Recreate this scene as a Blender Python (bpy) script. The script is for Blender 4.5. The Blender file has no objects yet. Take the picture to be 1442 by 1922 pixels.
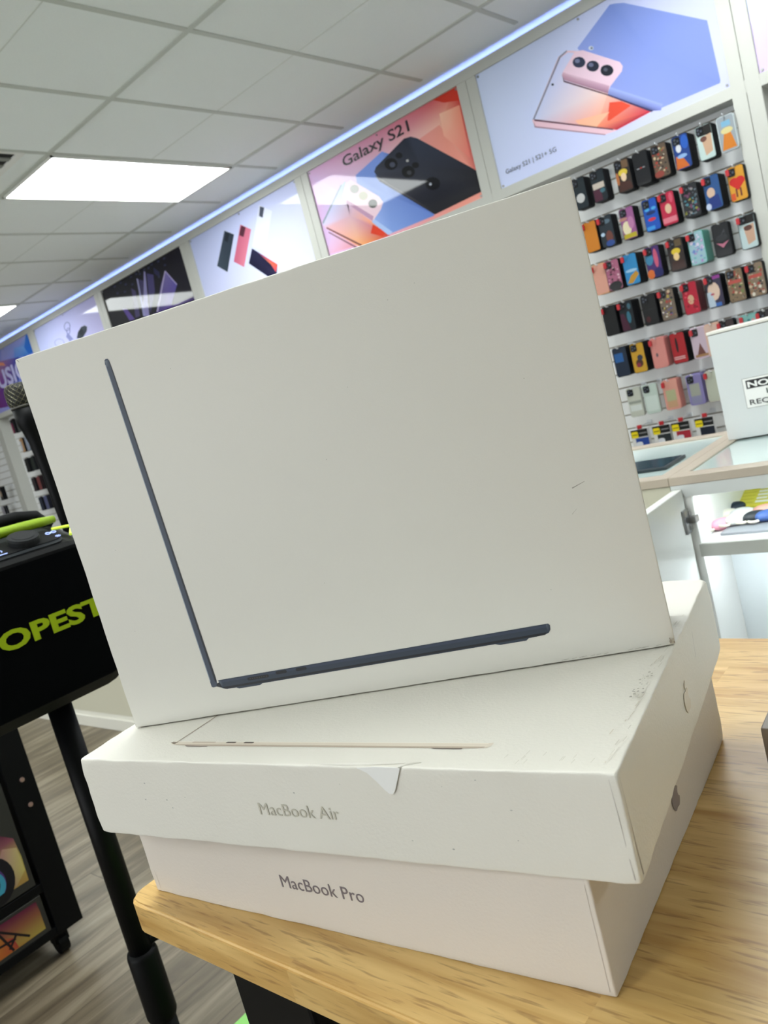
import bpy, bmesh, math, random
from mathutils import Vector, Matrix, noise
random.seed(7)
PI = math.pi
scene = bpy.context.scene
COL = scene.collection

# ------------------------------------------------------------------ camera, world, exposure
FPX, W, H = 1488.5, 1442.0, 1922.0
YAW, PITCH, ROLL = 0.738296, 0.135595, 0.260873
cy, sy, cp, sp, cr, sr = math.cos(YAW), math.sin(YAW), math.cos(PITCH), math.sin(PITCH), math.cos(ROLL), math.sin(ROLL)
fwd = Vector((-sy * cp, cy * cp, -sp)); rt = Vector((cy, sy, 0)); dn = fwd.cross(rt)
ax = rt * cr + dn * sr; ay = rt * -sr + dn * cr
cam_data = bpy.data.cameras.new('camera')
cam = bpy.data.objects.new('camera', cam_data); COL.objects.link(cam)
cam.matrix_world = Matrix(((ax.x, -ay.x, -fwd.x, 0), (ax.y, -ay.y, -fwd.y, 0), (ax.z, -ay.z, -fwd.z, 0), (0, 0, 0, 1)))
cam_data.sensor_fit = 'VERTICAL'; cam_data.sensor_height = 24.0; cam_data.lens = FPX / H * 24.0
cam_data.clip_start = 0.02; cam_data.clip_end = 60
cam_data.dof.use_dof = True; cam_data.dof.focus_distance = 0.52; cam_data.dof.aperture_fstop = 13.0
scene.camera = cam
world = bpy.data.worlds.new('world'); scene.world = world; world.use_nodes = True
world.node_tree.nodes['Background'].inputs[0].default_value = (0.8, 0.85, 0.9, 1)
world.node_tree.nodes['Background'].inputs[1].default_value = 0.05
vs = scene.view_settings
vs.view_transform = 'Standard'; vs.look = 'None'; vs.gamma = 1.0; vs.use_curve_mapping = False
vs.exposure = 0.17
PANEL_STRENGTH = 15.5       # ceiling light panels
COVE_STRENGTH = 10.0        # blue LED strip above the wall display
CASE_LED = 26.0             # LED strips inside the glass showcase
# ceiling light panels: cells (x0, y0) of the 0.61 x 1.22 m ceiling grid
LIGHT_CELLS = [(-4.32, 2.353), (-7.37, 2.353), (-1.27, 2.353), (1.78, 2.353),
               (-4.32, -0.087), (-7.37, -0.087), (-1.27, -0.087), (-4.32, -2.527), (-1.27, -2.527)]
# frontal fill light through an added, unseen window behind the camera
FILL_WIN = (-5.5, 0.8, -0.95, 1.50)      # x0, x1, z0, z1 of the opening in the front wall
FRONT_FILL = 320.0
FLOOR, CEIL = -1.126, 1.617
X0, X1, Y0, Y1 = -12.5, 3.6, -6.5, 4.30

ld = bpy.data.lights.new('front_fill', 'AREA'); ld.shape = 'RECTANGLE'; ld.size = 6.5; ld.size_y = 2.6; ld.energy = FRONT_FILL; ld.color = (0.93, 0.97, 1.0)
lo = bpy.data.objects.new('front_fill', ld); COL.objects.link(lo); lo.location = ((FILL_WIN[0] + FILL_WIN[1]) / 2, Y0 - 0.7, -0.25); lo.rotation_euler = (PI / 2 + 0.25, 0, 0)  # added lamp outside the opening, fills the box fronts and the slatwall

# ------------------------------------------------------------------ materials
def lin(c):
    c = c / 255.0
    return c / 12.92 if c <= 0.04045 else ((c + 0.055) / 1.055) ** 2.4
def rgb(r, g, b): return (lin(r), lin(g), lin(b), 1.0)

def mat(name, col, rough=0.5, metal=0.0, noise_amt=0.0, noise_scale=20.0, bump=0.0, bump_scale=200.0, emit=0.0, coat=0.0, trans=0.0, spec=0.5):
    m = bpy.data.materials.new(name); m.use_nodes = True
    nt = m.node_tree; p = nt.nodes['Principled BSDF']
    p.inputs['Base Color'].default_value = col
    p.inputs['Roughness'].default_value = rough; p.inputs['Metallic'].default_value = metal
    p.inputs['Coat Weight'].default_value = coat; p.inputs['Transmission Weight'].default_value = trans
    p.inputs['Specular IOR Level'].default_value = spec
    tc = nt.nodes.new('ShaderNodeTexCoord')
    if noise_amt > 0:
        n = nt.nodes.new('ShaderNodeTexNoise'); n.inputs['Scale'].default_value = noise_scale; n.inputs['Detail'].default_value = 5
        nt.links.new(tc.outputs['Object'], n.inputs['Vector'])
        r = nt.nodes.new('ShaderNodeMapRange'); r.inputs['To Min'].default_value = 1 - noise_amt; r.inputs['To Max'].default_value = 1 + noise_amt
        nt.links.new(n.outputs['Fac'], r.inputs['Value'])
        mx = nt.nodes.new('ShaderNodeVectorMath'); mx.operation = 'SCALE'; mx.inputs[0].default_value = col[:3]
        nt.links.new(r.outputs['Result'], mx.inputs['Scale']); nt.links.new(mx.outputs['Vector'], p.inputs['Base Color'])
    if bump > 0:
        n2 = nt.nodes.new('ShaderNodeTexNoise'); n2.inputs['Scale'].default_value = bump_scale; n2.inputs['Detail'].default_value = 3
        nt.links.new(tc.outputs['Object'], n2.inputs['Vector'])
        b = nt.nodes.new('ShaderNodeBump'); b.inputs['Strength'].default_value = bump; b.inputs['Distance'].default_value = 0.002
        nt.links.new(n2.outputs['Fac'], b.inputs['Height']); nt.links.new(b.outputs['Normal'], p.inputs['Normal'])
    if emit > 0:
        p.inputs['Emission Color'].default_value = col; p.inputs['Emission Strength'].default_value = emit
    return m

def pane_mat():
    m = bpy.data.materials.new('added_window_glass'); m.use_nodes = True
    nt = m.node_tree; nt.nodes.clear()
    o = nt.nodes.new('ShaderNodeOutputMaterial'); t = nt.nodes.new('ShaderNodeBsdfTransparent'); g = nt.nodes.new('ShaderNodeBsdfGlossy'); g.inputs['Roughness'].default_value = 0.02
    mx = nt.nodes.new('ShaderNodeMixShader'); mx.inputs[0].default_value = 0.07
    nt.links.new(t.outputs[0], mx.inputs[1]); nt.links.new(g.outputs[0], mx.inputs[2]); nt.links.new(mx.outputs[0], o.inputs[0])
    return m

def print_mat(name, rough=0.5, coat=0.0, spec=0.5):
    m = bpy.data.materials.new(name); m.use_nodes = True
    nt = m.node_tree; p = nt.nodes['Principled BSDF']
    a = nt.nodes.new('ShaderNodeVertexColor'); a.layer_name = 'Ink'
    nt.links.new(a.outputs['Color'], p.inputs['Base Color'])
    p.inputs['Roughness'].default_value = rough; p.inputs['Coat Weight'].default_value = coat; p.inputs['Coat Roughness'].default_value = 0.04; p.inputs['Specular IOR Level'].default_value = spec
    return m

def wood_mat():
    m = bpy.data.materials.new('rubberwood'); m.use_nodes = True
    nt = m.node_tree; N = nt.nodes; L = nt.links; p = N['Principled BSDF']
    tc = N.new('ShaderNodeTexCoord'); sep = N.new('ShaderNodeSeparateXYZ'); L.new(tc.outputs['Object'], sep.inputs[0])
    # stave index along y
    def math_(op, a, b=None, v=None):
        n = N.new('ShaderNodeMath'); n.operation = op
        if hasattr(a, 'links'): L.new(a, n.inputs[0])
        else: n.inputs[0].default_value = a
        if b is not None:
            if hasattr(b, 'links'): L.new(b, n.inputs[1])
            else: n.inputs[1].default_value = b
        return n.outputs[0]
    yi = math_('FLOOR', math_('DIVIDE', sep.outputs['Y'], 0.062))
    wn = N.new('ShaderNodeTexWhiteNoise'); wn.noise_dimensions = '1D'; L.new(yi, wn.inputs['W'])
    xs = math_('ADD', sep.outputs['X'], math_('MULTIPLY', wn.outputs['Value'], 0.7))
    xi = math_('FLOOR', math_('DIVIDE', xs, 0.36))
    comb = N.new('ShaderNodeCombineXYZ'); L.new(xi, comb.inputs[0]); L.new(yi, comb.inputs[1])
    wn2 = N.new('ShaderNodeTexWhiteNoise'); wn2.noise_dimensions = '2D'; L.new(comb.outputs[0], wn2.inputs['Vector'])
    # grain coordinates, offset per stave
    off = N.new('ShaderNodeVectorMath'); off.operation = 'SCALE'; off.inputs['Scale'].default_value = 3.0; L.new(wn2.outputs['Color'], off.inputs[0])
    add = N.new('ShaderNodeVectorMath'); add.operation = 'ADD'; L.new(tc.outputs['Object'], add.inputs[0]); L.new(off.outputs[0], add.inputs[1])
    mp = N.new('ShaderNodeMapping'); mp.inputs['Scale'].default_value = (5, 60, 60); L.new(add.outputs[0], mp.inputs['Vector'])
    g = N.new('ShaderNodeTexNoise'); g.inputs['Scale'].default_value = 1.0; g.inputs['Detail'].default_value = 6; g.inputs['Distortion'].default_value = 0.6; L.new(mp.outputs[0], g.inputs['Vector'])
    mp2 = N.new('ShaderNodeMapping'); mp2.inputs['Scale'].default_value = (38, 400, 400); L.new(add.outputs[0], mp2.inputs['Vector'])
    pn = N.new('ShaderNodeTexNoise'); pn.inputs['Scale'].default_value = 1.0; pn.inputs['Detail'].default_value = 2; L.new(mp2.outputs[0], pn.inputs['Vector'])
    ramp = N.new('ShaderNodeValToRGB'); e = ramp.color_ramp.elements
    e[0].position = 0.30; e[0].color = rgb(178, 135, 66); e[1].position = 0.70; e[1].color = rgb(222, 188, 122)
    L.new(g.outputs['Fac'], ramp.inputs[0])
    pr = N.new('ShaderNodeValToRGB'); e = pr.color_ramp.elements
    e[0].position = 0.56; e[0].color = (0, 0, 0, 1); e[1].position = 0.70; e[1].color = (1, 1, 1, 1)
    L.new(pn.outputs['Fac'], pr.inputs[0])
    mx = N.new('ShaderNodeMix'); mx.data_type = 'RGBA'; L.new(math_('MULTIPLY', pr.outputs[0], 0.52), mx.inputs['Factor'])
    L.new(ramp.outputs[0], mx.inputs['A']); mx.inputs['B'].default_value = rgb(124, 82, 30)
    tone = N.new('ShaderNodeMapRange'); tone.inputs['To Min'].default_value = 0.84; tone.inputs['To Max'].default_value = 1.06; L.new(wn2.outputs['Value'], tone.inputs['Value'])
    sc = N.new('ShaderNodeVectorMath'); sc.operation = 'SCALE'; L.new(mx.outputs['Result'], sc.inputs[0]); L.new(tone.outputs[0], sc.inputs['Scale'])
    L.new(sc.outputs[0], p.inputs['Base Color']); p.inputs['Roughness'].default_value = 0.38; p.inputs['Coat Weight'].default_value = 0.15; p.inputs['Coat Roughness'].default_value = 0.3
    return m

def floor_mat():
    m = bpy.data.materials.new('vinyl_planks'); m.use_nodes = True
    nt = m.node_tree; N = nt.nodes; L = nt.links; p = N['Principled BSDF']
    tc = N.new('ShaderNodeTexCoord')
    mp = N.new('ShaderNodeMapping'); mp.inputs['Rotation'].default_value = (0, 0, PI / 2); mp.inputs['Location'].default_value = (0.35, 0.04, 0); L.new(tc.outputs['Object'], mp.inputs['Vector'])
    br = N.new('ShaderNodeTexBrick'); br.offset = 0.37; br.inputs['Scale'].default_value = 1.0
    br.inputs['Brick Width'].default_value = 1.2; br.inputs['Row Height'].default_value = 0.18; br.inputs['Mortar Size'].default_value = 0.0012; br.inputs['Mortar Smooth'].default_value = 0.1
    br.inputs['Color1'].default_value = (0.2, 0.2, 0.2, 1); br.inputs['Color2'].default_value = (0.8, 0.8, 0.8, 1); br.inputs['Mortar'].default_value = (0, 0, 0, 1)
    L.new(mp.outputs[0], br.inputs['Vector'])
    mp2 = N.new('ShaderNodeMapping'); mp2.inputs['Scale'].default_value = (15, 1.6, 1); L.new(tc.outputs['Object'], mp2.inputs['Vector'])
    addv = N.new('ShaderNodeVectorMath'); addv.operation = 'ADD'; L.new(mp2.outputs[0], addv.inputs[0])
    s3 = N.new('ShaderNodeVectorMath'); s3.operation = 'SCALE'; s3.inputs['Scale'].default_value = 4; L.new(br.outputs['Color'], s3.inputs[0]); L.new(s3.outputs[0], addv.inputs[1])
    g = N.new('ShaderNodeTexNoise'); g.inputs['Scale'].default_value = 1.0; g.inputs['Detail'].default_value = 7; g.inputs['Roughness'].default_value = 0.62; g.inputs['Distortion'].default_value = 0.9; L.new(addv.outputs[0], g.inputs['Vector'])
    ramp = N.new('ShaderNodeValToRGB'); e = ramp.color_ramp.elements
    e[0].position = 0.30; e[0].color = rgb(76, 66, 53); e[1].position = 0.72; e[1].color = rgb(156, 145, 126)
    k = e.new(0.5); k.color = rgb(110, 99, 81)
    L.new(g.outputs['Fac'], ramp.inputs[0])
    mx = N.new('ShaderNodeMix'); mx.data_type = 'RGBA'; L.new(br.outputs['Fac'], mx.inputs['Factor']); L.new(ramp.outputs[0], mx.inputs['A']); mx.inputs['B'].default_value = rgb(70, 60, 50)
    L.new(mx.outputs['Result'], p.inputs['Base Color']); p.inputs['Roughness'].default_value = 0.42
    return m

M = dict(
    ceiling=mat('ceiling_tile', rgb(240, 244, 242), 0.9, noise_amt=0.05, noise_scale=160, bump=0.25, bump_scale=300),
    tbar=mat('ceiling_grid', rgb(196, 200, 192), 0.6),
    score=mat('tile_score', rgb(214, 218, 212), 0.8),
    wall=mat('wall_paint', rgb(236, 237, 232), 0.7, noise_amt=0.02),
    trim=mat('white_trim', rgb(184, 185, 179), 0.45, noise_amt=0.01),
    slat=mat('slatwall_white', rgb(242, 244, 245), 0.25),
    lens=mat('light_lens', (0.95, 1.0, 0.985, 1), 0.5, emit=PANEL_STRENGTH),
    lframe=mat('light_frame', rgb(235, 235, 230), 0.5),
    cove=mat('blue_led', (0.30, 0.40, 1.0, 1), 0.5, emit=COVE_STRENGTH),
    vent=mat('vent_metal', rgb(120, 122, 112), 0.5), dark=mat('dark_gap', rgb(25, 25, 25), 0.9),
    floor=floor_mat(), wood=wood_mat(),
    box_air=mat('white_carton', rgb(211, 209, 201), 0.42, noise_amt=0.012, noise_scale=9, bump=0.05, bump_scale=900),
    box_worn=mat('worn_white_carton', rgb(220, 217, 208), 0.48, noise_amt=0.03, noise_scale=14, bump=0.12, bump_scale=500),
    box_pro=mat('warm_white_carton', rgb(212, 204, 195), 0.48, noise_amt=0.03, noise_scale=10, bump=0.12, bump_scale=500),
    ink=print_mat('printed_ink', 0.5), poster=print_mat('poster_print', 0.6, 0.5, 0.1), caseart=print_mat('case_print', 0.5, 0.08, 0.3),
    black=mat('black_paint', rgb(4, 5, 7), 0.5, spec=0.15), blackm=mat('black_plastic', rgb(7, 8, 10), 0.55, bump=0.1, spec=0.15),
    grille=mat('speaker_grille', rgb(2, 3, 5), 0.8, spec=0.05), panel=mat('control_panel', rgb(26, 30, 34), 0.5, spec=0.3),
    knob=mat('knob_rubber', rgb(24, 26, 29), 0.6, spec=0.3), lime=mat('lime_rubber', rgb(140, 172, 10), 0.5, bump=0.3, bump_scale=250),
    limebright=mat('lime_light', rgb(215, 245, 80), 0.4, emit=0.35), limetext=mat('lime_print', rgb(152, 174, 8), 0.6, spec=0.2),
    icon=mat('lit_icon', rgb(170, 190, 255), 0.4, emit=0.8),
    steel=mat('steel', rgb(150, 150, 150), 0.3, metal=1.0), bolt=mat('bolt_head', rgb(180, 150, 140), 0.35, metal=0.8),
    mesh=mat('mic_mesh', rgb(24, 25, 22), 0.7), wire=mat('mic_wire', rgb(120, 116, 96), 0.4, metal=0.6),
    rail=mat('taupe_laminate', rgb(182, 170, 154), 0.4, noise_amt=0.06, noise_scale=30),
    counter=mat('counter_white', rgb(232, 234, 232), 0.3), beige=mat('beige_panel', rgb(196, 193, 174), 0.6),
    apron=mat('grey_apron', rgb(205, 209, 208), 0.4), band=mat('shelf_band', rgb(176, 178, 172), 0.5),
    glass=mat('glass_reflection_white', rgb(214, 232, 230), 0.08, coat=0.6), led=mat('case_led', (0.9, 0.97, 1.0, 1), 0.5, emit=CASE_LED),  # glass: opaque white base colour stands in for reflections on clear glass
    drawer=mat('gloss_white', rgb(226, 234, 238), 0.12, coat=0.5),
    peg=mat('clear_peg', rgb(225, 230, 235), 0.15), red=mat('red_stopper', rgb(170, 20, 32), 0.5),
    shell=mat('black_shell', rgb(9, 11, 16), 0.6, spec=0.2), camblk=mat('camera_island', rgb(8, 9, 13), 0.4, spec=0.25),
    groove=mat('slat_groove', rgb(140, 130, 112), 0.7), pane=pane_mat(),
    baseb=mat('baseboard_white', rgb(218, 216, 206), 0.5), green=mat('green_carton', rgb(126, 190, 96), 0.5),
)
_mats = {}
def cmat(h, rough=0.4):
    if h not in _mats: _mats[h] = mat('colour_%d_%d_%d' % h, rgb(*h), rough)
    return _mats[h]

# ------------------------------------------------------------------ object helpers
def wloc(o):
    v = Vector((0, 0, 0))
    while o is not None: v += Vector(o.location); o = o.parent
    return v
def link(name, me, m=None, parent=None):
    if m is not None and not me.materials: me.materials.append(m)
    if parent is not None:
        me.transform(Matrix.Translation(-wloc(parent)))
        o = bpy.data.objects.new(name, me); o.parent = parent
    else:
        xs = [v.co for v in me.vertices]
        c = Vector(((min(v.x for v in xs) + max(v.x for v in xs)) / 2, (min(v.y for v in xs) + max(v.y for v in xs)) / 2, min(v.z for v in xs)))
        me.transform(Matrix.Translation(-c)); o = bpy.data.objects.new(name, me); o.location = c
    COL.objects.link(o); return o
def obj(name, bm, m=None, parent=None, smooth=False):
    me = bpy.data.meshes.new(name); bm.to_mesh(me); bm.free()
    if smooth:
        for p in me.polygons: p.use_smooth = True
    return link(name, me, m, parent)
def tag(o, label, cat, group=None, kind=None):
    o['label'] = label; o['category'] = cat
    if group: o['group'] = group
    if kind: o['kind'] = kind
    return o
def thing(name, label, cat, loc=(0, 0, 0), group=None):
    o = bpy.data.objects.new(name, None); COL.objects.link(o); o.location = loc; o.empty_display_size = 0.02
    return tag(o, label, cat, group)
def struct(name, bm, m, parent=None):
    o = obj(name, bm, m, parent)
    if parent is None: o['kind'] = 'structure'
    return o
def part_label(o, s): o['label'] = s; return o

def B(): return bmesh.new()
def box(bm, a, b, bev=0.0, M_=None):
    x0, y0, z0 = [min(a[i], b[i]) for i in range(3)]; x1, y1, z1 = [max(a[i], b[i]) for i in range(3)]
    r = bmesh.ops.create_cube(bm, size=1.0); vs_ = r['verts']
    for v in vs_: v.co = Vector(((x0 + x1) / 2 + v.co.x * (x1 - x0), (y0 + y1) / 2 + v.co.y * (y1 - y0), (z0 + z1) / 2 + v.co.z * (z1 - z0)))
    if bev > 0:
        es = list({e for v in vs_ for e in v.link_edges})
        rr = bmesh.ops.bevel(bm, geom=es, offset=bev, segments=2, affect='EDGES', profile=0.5)
        vs_ = list({v for f in rr['faces'] for v in f.verts} | {v for v in vs_ if v.is_valid})
    if M_ is not None:
        for v in vs_: v.co = M_ @ v.co
    return bm
def bx(a, b, bev=0.0): return box(B(), a, b, bev)
def tube(bm, pts, r, n=12, cap=True):
    pts = [Vector(p) for p in pts]; rs = r if isinstance(r, (list, tuple)) else [r] * len(pts); rings = []
    for i, p in enumerate(pts):
        d = (pts[min(i + 1, len(pts) - 1)] - pts[max(i - 1, 0)]).normalized()
        u = d.cross(Vector((0, 0, 1)));
        if u.length < 1e-3: u = d.cross(Vector((1, 0, 0)))
        u.normalize(); v = d.cross(u)
        rings.append([bm.verts.new(p + (u * math.cos(2 * PI * k / n) + v * math.sin(2 * PI * k / n)) * rs[i]) for k in range(n)])
    for a, b in zip(rings, rings[1:]):
        for k in range(n): bm.faces.new((a[k], a[(k + 1) % n], b[(k + 1) % n], b[k]))
    if cap: bm.faces.new(rings[0][::-1]); bm.faces.new(rings[-1])
    return bm
def prism(bm, prof, F, d0, d1):
    """profile (u,v) list extruded along the third axis of frame F=(O,U,V,N)."""
    O, U, V, N = F
    a = [bm.verts.new(O + U * u + V * v + N * d0) for u, v in prof]; b = [bm.verts.new(O + U * u + V * v + N * d1) for u, v in prof]
    n = len(prof)
    bm.faces.new(a[::-1]); bm.faces.new(b)
    for k in range(n): bm.faces.new((a[k], a[(k + 1) % n], b[(k + 1) % n], b[k]))
    return bm
def rrect(w, h, r, n=5, x=0, y=0):
    L = []
    for cx, cy_, a0 in ((x + w - r, y + h - r, 0), (x + r, y + h - r, 90), (x + r, y + r, 180), (x + w - r, y + r, 270)):
        for k in range(n): a = math.radians(a0 + 90 * k / (n - 1)); L.append((cx + r * math.cos(a), cy_ + r * math.sin(a)))
    return L
def frame(O, U, V, N=None):
    O, U, V = Vector(O), Vector(U).normalized(), Vector(V).normalized()
    return (O, U, V, Vector(N).normalized() if N is not None else U.cross(V))
def fix_normals(bm): bmesh.ops.recalc_face_normals(bm, faces=bm.faces); return bm

class Ink:
    """flat print: coloured polygons on the plane of a surface, one mesh"""
    def __init__(s, F): s.F = F; s.bm = B(); s.cl = s.bm.loops.layers.float_color.new('Ink'); s.k = 0
    def poly(s, pts, cols):
        O, U, V, N = s.F; s.k += 1
        d = s.k * 0.00002 + 0.00012
        if not isinstance(cols, list): cols = [cols]
        cols = [rgb(*c) if len(c) == 3 else c for c in cols]
        if len(cols) == 1: cols = cols * len(pts)
        vs_ = [s.bm.verts.new(O + U * u + V * v + N * d) for u, v in pts]
        def add(f, cs):
            for l, c in zip(f.loops, cs): l[s.cl] = c
        if len(set(cols)) > 1 and len(pts) > 3:
            c0 = tuple(sum(c[i] for c in cols) / len(cols) for i in range(4))
            cu = sum(p[0] for p in pts) / len(pts); cv = sum(p[1] for p in pts) / len(pts)
            c = s.bm.verts.new(O + U * cu + V * cv + N * d)
            for i in range(len(pts)):
                j = (i + 1) % len(pts); f = s.bm.faces.new((vs_[i], vs_[j], c)); add(f, [cols[i], cols[j], c0])
        else:
            f = s.bm.faces.new(vs_); add(f, cols)
    def ell(s, cx, cy_, rx, ry, c, n=14): s.poly([(cx + rx * math.cos(2 * PI * k / n), cy_ + ry * math.sin(2 * PI * k / n)) for k in range(n)], c)
    def rect(s, x0, y0, x1, y1, c): s.poly([(x0, y0), (x1, y0), (x1, y1), (x0, y1)], c)
    def grad(s, x0, y0, x1, y1, fn, nx=8, ny=8):
        O, U, V, N = s.F; s.k += 1; d = s.k * 0.00002 + 0.00012
        g = [[s.bm.verts.new(O + U * (x0 + (x1 - x0) * i / nx) + V * (y0 + (y1 - y0) * j / ny) + N * d) for j in range(ny + 1)] for i in range(nx + 1)]
        for i in range(nx):
            for j in range(ny):
                f = s.bm.faces.new((g[i][j], g[i + 1][j], g[i + 1][j + 1], g[i][j + 1]))
                for l, (a, b) in zip(f.loops, ((i, j), (i + 1, j), (i + 1, j + 1), (i, j + 1))): l[s.cl] = fn(a / nx, b / ny)
    def clip(s, x0, y0, x1, y1):
        O, U, V, N = s.F
        for (P, n_) in ((O + U * x0, -U), (O + U * x1, U), (O + V * y0, -V), (O + V * y1, V)):
            bmesh.ops.bisect_plane(s.bm, geom=s.bm.verts[:] + s.bm.edges[:] + s.bm.faces[:], plane_co=P, plane_no=n_, clear_outer=True)
    def build(s, name, m, parent): return obj(name, s.bm, m, parent)

def text_mesh(body, F, u, v, width, height, depth=0.0003, bold=0.0, shear=0.0):
    """lettering fitted to width x cap height, lower-left at (u, v) of frame F"""
    cu = bpy.data.curves.new('lettering', 'FONT'); cu.body = body; cu.size = 1.0; cu.extrude = 0.5; cu.offset = bold; cu.shear = shear; cu.resolution_u = 3
    to = bpy.data.objects.new('lettering', cu); COL.objects.link(to)
    bpy.context.view_layer.update()
    me = bpy.data.meshes.new_from_object(to.evaluated_get(bpy.context.evaluated_depsgraph_get()))
    bpy.data.objects.remove(to); bpy.data.curves.remove(cu)
    xs = [w.co.x for w in me.vertices]; x0, x1 = min(xs), max(xs)
    caps = 0.729  # cap height of the default face
    O, U, V, N = F
    for w in me.vertices:
        a = u + (w.co.x - x0) / (x1 - x0) * width; b = v + w.co.y / caps * height; c = 0.0001 + (w.co.z + 0.5) * depth
        w.co = O + U * a + V * b + N * c
    return me
def text(name, body, F, u, v, width, height, m, parent, **k):
    return link(name, text_mesh(body, F, u, v, width, height, **k), m, parent)

def carton_mesh(L, D, Hh, F, r=0.0012, rough=0.0, seed=0, dense=0.004, crush=(), nL=60, nD=40, nH=14):
    """closed carton L (U) x D (N, away) x H (V), softly rounded, with worn edges"""
    O, U, V, N = F
    def lines(l, n):
        e = [0, r * 0.3, r * 0.8, r * 1.6, dense]; inner = [dense + (l - 2 * dense) * i / n for i in range(1, n)]
        return e + inner + [l - q for q in reversed(e)]
    A, Bz, C = lines(L, nL), lines(D, nD), lines(Hh, nH)
    bm = B(); cache = {}
    def P(a, b, c):
        key = (round(a, 6), round(b, 6), round(c, 6))
        if key in cache: return cache[key]
        p = Vector((a, b, c)); w = Vector(F[0] * 0 + O) + U * a + N * b + V * c
        rr = r
        if rough > 0: rr = r * (1 + 1.5 * max(0, noise.noise((w + Vector((seed, 0, 0))) * 55)))
        for (ca, cb, cc, rad, amt) in crush:
            dd = (p - Vector((ca, cb, cc))).length
            if dd < rad: rr += amt * (1 - dd / rad) ** 1.5
        q = Vector((min(max(a, rr), L - rr), min(max(b, rr), D - rr), min(max(c, rr), Hh - rr)))
        d = p - q
        if d.length > 1e-9: p = q + d.normalized() * min(rr, d.length if (abs(d.x) > 0) + (abs(d.y) > 0) + (abs(d.z) > 0) == 1 else rr)
        out = p.copy()
        if rough > 0:
            ne = sorted((min(a, L - a), min(b, D - b), min(c, Hh - c)))[1]
            wgt = math.exp(-(ne / 0.005) ** 2) * rough
            nz = Vector((noise.noise(w * 90 + Vector((3, seed, 1))), noise.noise(w * 90 + Vector((9, seed, 5))), noise.noise(w * 90 + Vector((1, seed, 8)))))
            out += nz * wgt
        v = bm.verts.new(O + U * out.x + N * out.y + V * out.z); cache[key] = v; return v
    def face(fx, us, vs_):
        for i in range(len(us) - 1):
            for j in range(len(vs_) - 1):
                try: bm.faces.new((fx(us[i], vs_[j]), fx(us[i + 1], vs_[j]), fx(us[i + 1], vs_[j + 1]), fx(us[i], vs_[j + 1])))
                except ValueError: pass
    face(lambda a, c: P(a, 0, c), A, C); face(lambda a, c: P(a, D, c), A, C)
    face(lambda a, b: P(a, b, 0), A, Bz); face(lambda a, b: P(a, b, Hh), A, Bz)
    face(lambda b, c: P(0, b, c), Bz, C); face(lambda b, c: P(L, b, c), Bz, C)
    fix_normals(bm); return bm

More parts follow.
